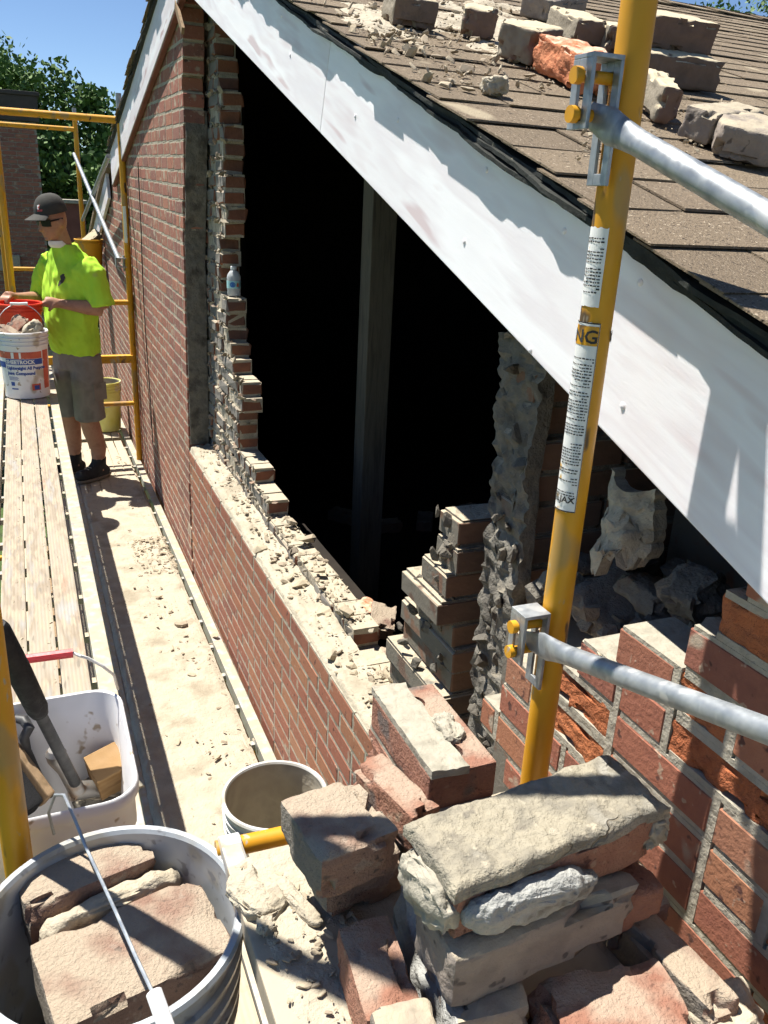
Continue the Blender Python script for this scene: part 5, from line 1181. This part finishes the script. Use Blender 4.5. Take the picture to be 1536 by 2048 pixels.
# shorts
m = MB(); ell(m, [(0, .015, .80, .165, .125), (0, .015, .90, .168, .130), (0, .015, .97, .165, .130)], 28)
for s, kx, kf in ((1, .112, .035), (-1, -.108, .05)): limb(m, [(s*.088, .012, .90), (s*.10, .018, .74), (kx, kf, .56), (kx, kf-.01, .455)], [.105, .108, .102, .108], 20)
shorts = obj('shorts', blob(m, 'shorts', .009, 4, .006, 9), mm['shorts'], person)
def pocket(l0, f0, z0, wd, h, dl, df):
    m = MB(); m.grid(lambda u, v: W_(l0 + dl*wd*(u-.5), f0 + df*wd*(u-.5), z0 + h*(v-.5)) + (Lw*1.0 + Fw*.0)*.0, 4, 4); return m
m = MB()
for (l0, f0) in ((.213, .03),):
    for (za, zb_, df0, df1) in ((.60, .72, -.05, .06),):
        a = W_(l0-.004, df0, za); m.add([W_(l0, df0, za), W_(l0+.002, df1, za), W_(l0-.002, df1, zb_), W_(l0-.004, df0, zb_), W_(l0-.03, df0, za), W_(l0-.03, df1, za), W_(l0-.03, df1, zb_), W_(l0-.03, df0, zb_)], [(0,1,2,3),(4,7,6,5),(0,4,5,1),(1,5,6,2),(2,6,7,3),(3,7,4,0)])
obj('cargo_pocket', m.mesh('cargo_pocket', bevel=.003), mm['shorts'], shorts)
# cap
m = MB(); n = 28; rings = []
for i in range(8):
    t = i/7; a = t*PI/2*.985; rings.append((0, hf - .004, 1.822 + .118*math.sin(a), .091*math.cos(a)**.8 + .0005, .111*math.cos(a)**.8 + .0005))
ell(m, rings, n); capo = obj('cap', m.mesh('cap', True, angle=50), mm['cap'], person)
m = MB()
def brim(u, v): a = (u-.5)*2.1; rr = .104 + v*.085*math.cos(a*.62); l = .088*math.sin(a)*(1+.10*v) ; f = hf + (rr)*math.cos(a*.80); return W_(l, f, 1.832 - .020*v - .022*(a*.9)**2*.6)
def brimb(u, v): return brim(u, v) - Vector((0,0,.004))
m.grid(brim, 16, 8); m.grid(brimb, 16, 8); obj('brim', m.mesh('brim', True), mm['cap'], capo)
mm['cap_red'] = mat('faded_red_embroidery', [(.42,.07,.07),(.5,.1,.1)], 60, .9, .2)
def on_cap(l, z): 
    zz = (z-1.822)/.118; k = math.sqrt(max(0.02, 1-zz*zz)); a = .091*k + .003; b = .111*k + .004; an = math.asin(max(-.95, min(.95, l/a))); return W_(a*math.sin(an), hf - .004 + b*math.cos(an), z)
text_mesh('L', .062, 'cap_red', lambda x, y, w_: on_cap(.030 - w_/2 + x - .0, 1.852 + y), 'emblem', capo, .003); text_mesh('t', .05, 'white', lambda x, y, w_: on_cap(.018 - w_/2 + x, 1.862 + y), 'emblem', capo, .0005)
# sunglasses, mask
m = MB()
for s in (-1, 1):
    m.grid(lambda u, v: W_(s*(.008 + .062*u), hf + .099 - .030*u**2.2 - .002*v, 1.756 + .046*v - .006*u), 10, 5); m.bar(W_(s*.07, hf+.074, 1.785), W_(s*.084, hf-.02, 1.785), .004, .010)
m.bar(W_(-.012, hf+.107, 1.79), W_(.012, hf+.107, 1.79), .005, .008); obj('sunglasses', m.mesh('sunglasses', True), mm['glass_d'], person)
m = MB(); ell(m, [(0, hf-.012, 1.604, .058, .056), (0, hf-.006, 1.614, .064, .062), (0, hf+.002, 1.628, .062, .062), (0, hf+.008, 1.640, .052, .052)], 24); obj('dust_mask', m.mesh('dust_mask', True), mm['mask'], person)
# shoes
for s, ax, af in ((1, .10, -.02), (-1, -.12, .02)):
    m = MB(); ball(m, (ax, af+.135, .05), .048, .07, .042, 12); ell(m, [(ax, af+.04, .012, .044, .125), (ax, af+.045, .05, .046, .118), (ax, af+.02, .085, .044, .085), (ax, af-.005, .12, .047, .056), (ax, af-.01, .155, .050, .052)], 20); ball(m, (ax, af-.045, .045), .042, .05, .042, 10)
    sh = obj('shoe', blob(m, 'shoe', .008, 4), mm['shoe'], person)
    m = MB(); ell(m, [(ax, af+.045, 0, .046, .135), (ax, af+.045, .012, .053, .152), (ax, af+.045, .022, .052, .15)], 28); obj('sole', m.mesh('sole', True), mm['sole'], sh)
    m = MB()
    for q in range(4): m.bar(W_(ax-.022, af+.06 + q*.022, .105 - q*.008), W_(ax+.022, af+.06 + q*.022, .105 - q*.008), .006, .004)
    obj('laces', m.mesh('laces'), mm['mortar_g'], sh)
# a dark print on the chest
mcol = MB(); vs2 = [tuple(v) for v in vs]; mcol.add(vs2, [(0, 1+i, 1+(i+1) % len(pts)) for i in range(len(pts))]); me = mcol.mesh('chest_print')
from mathutils.bvhtree import BVHTree
bv = BVHTree.FromPolygons([v.co.copy() for v in shirt.data.vertices], [tuple(p.vertices) for p in shirt.data.polygons])
for v in me.vertices:
    h, n_, _, _ = bv.find_nearest(v.co)
    if h is not None: v.co = h + n_*.0015
obj('chest_print', me, mm['cap'], shirt)
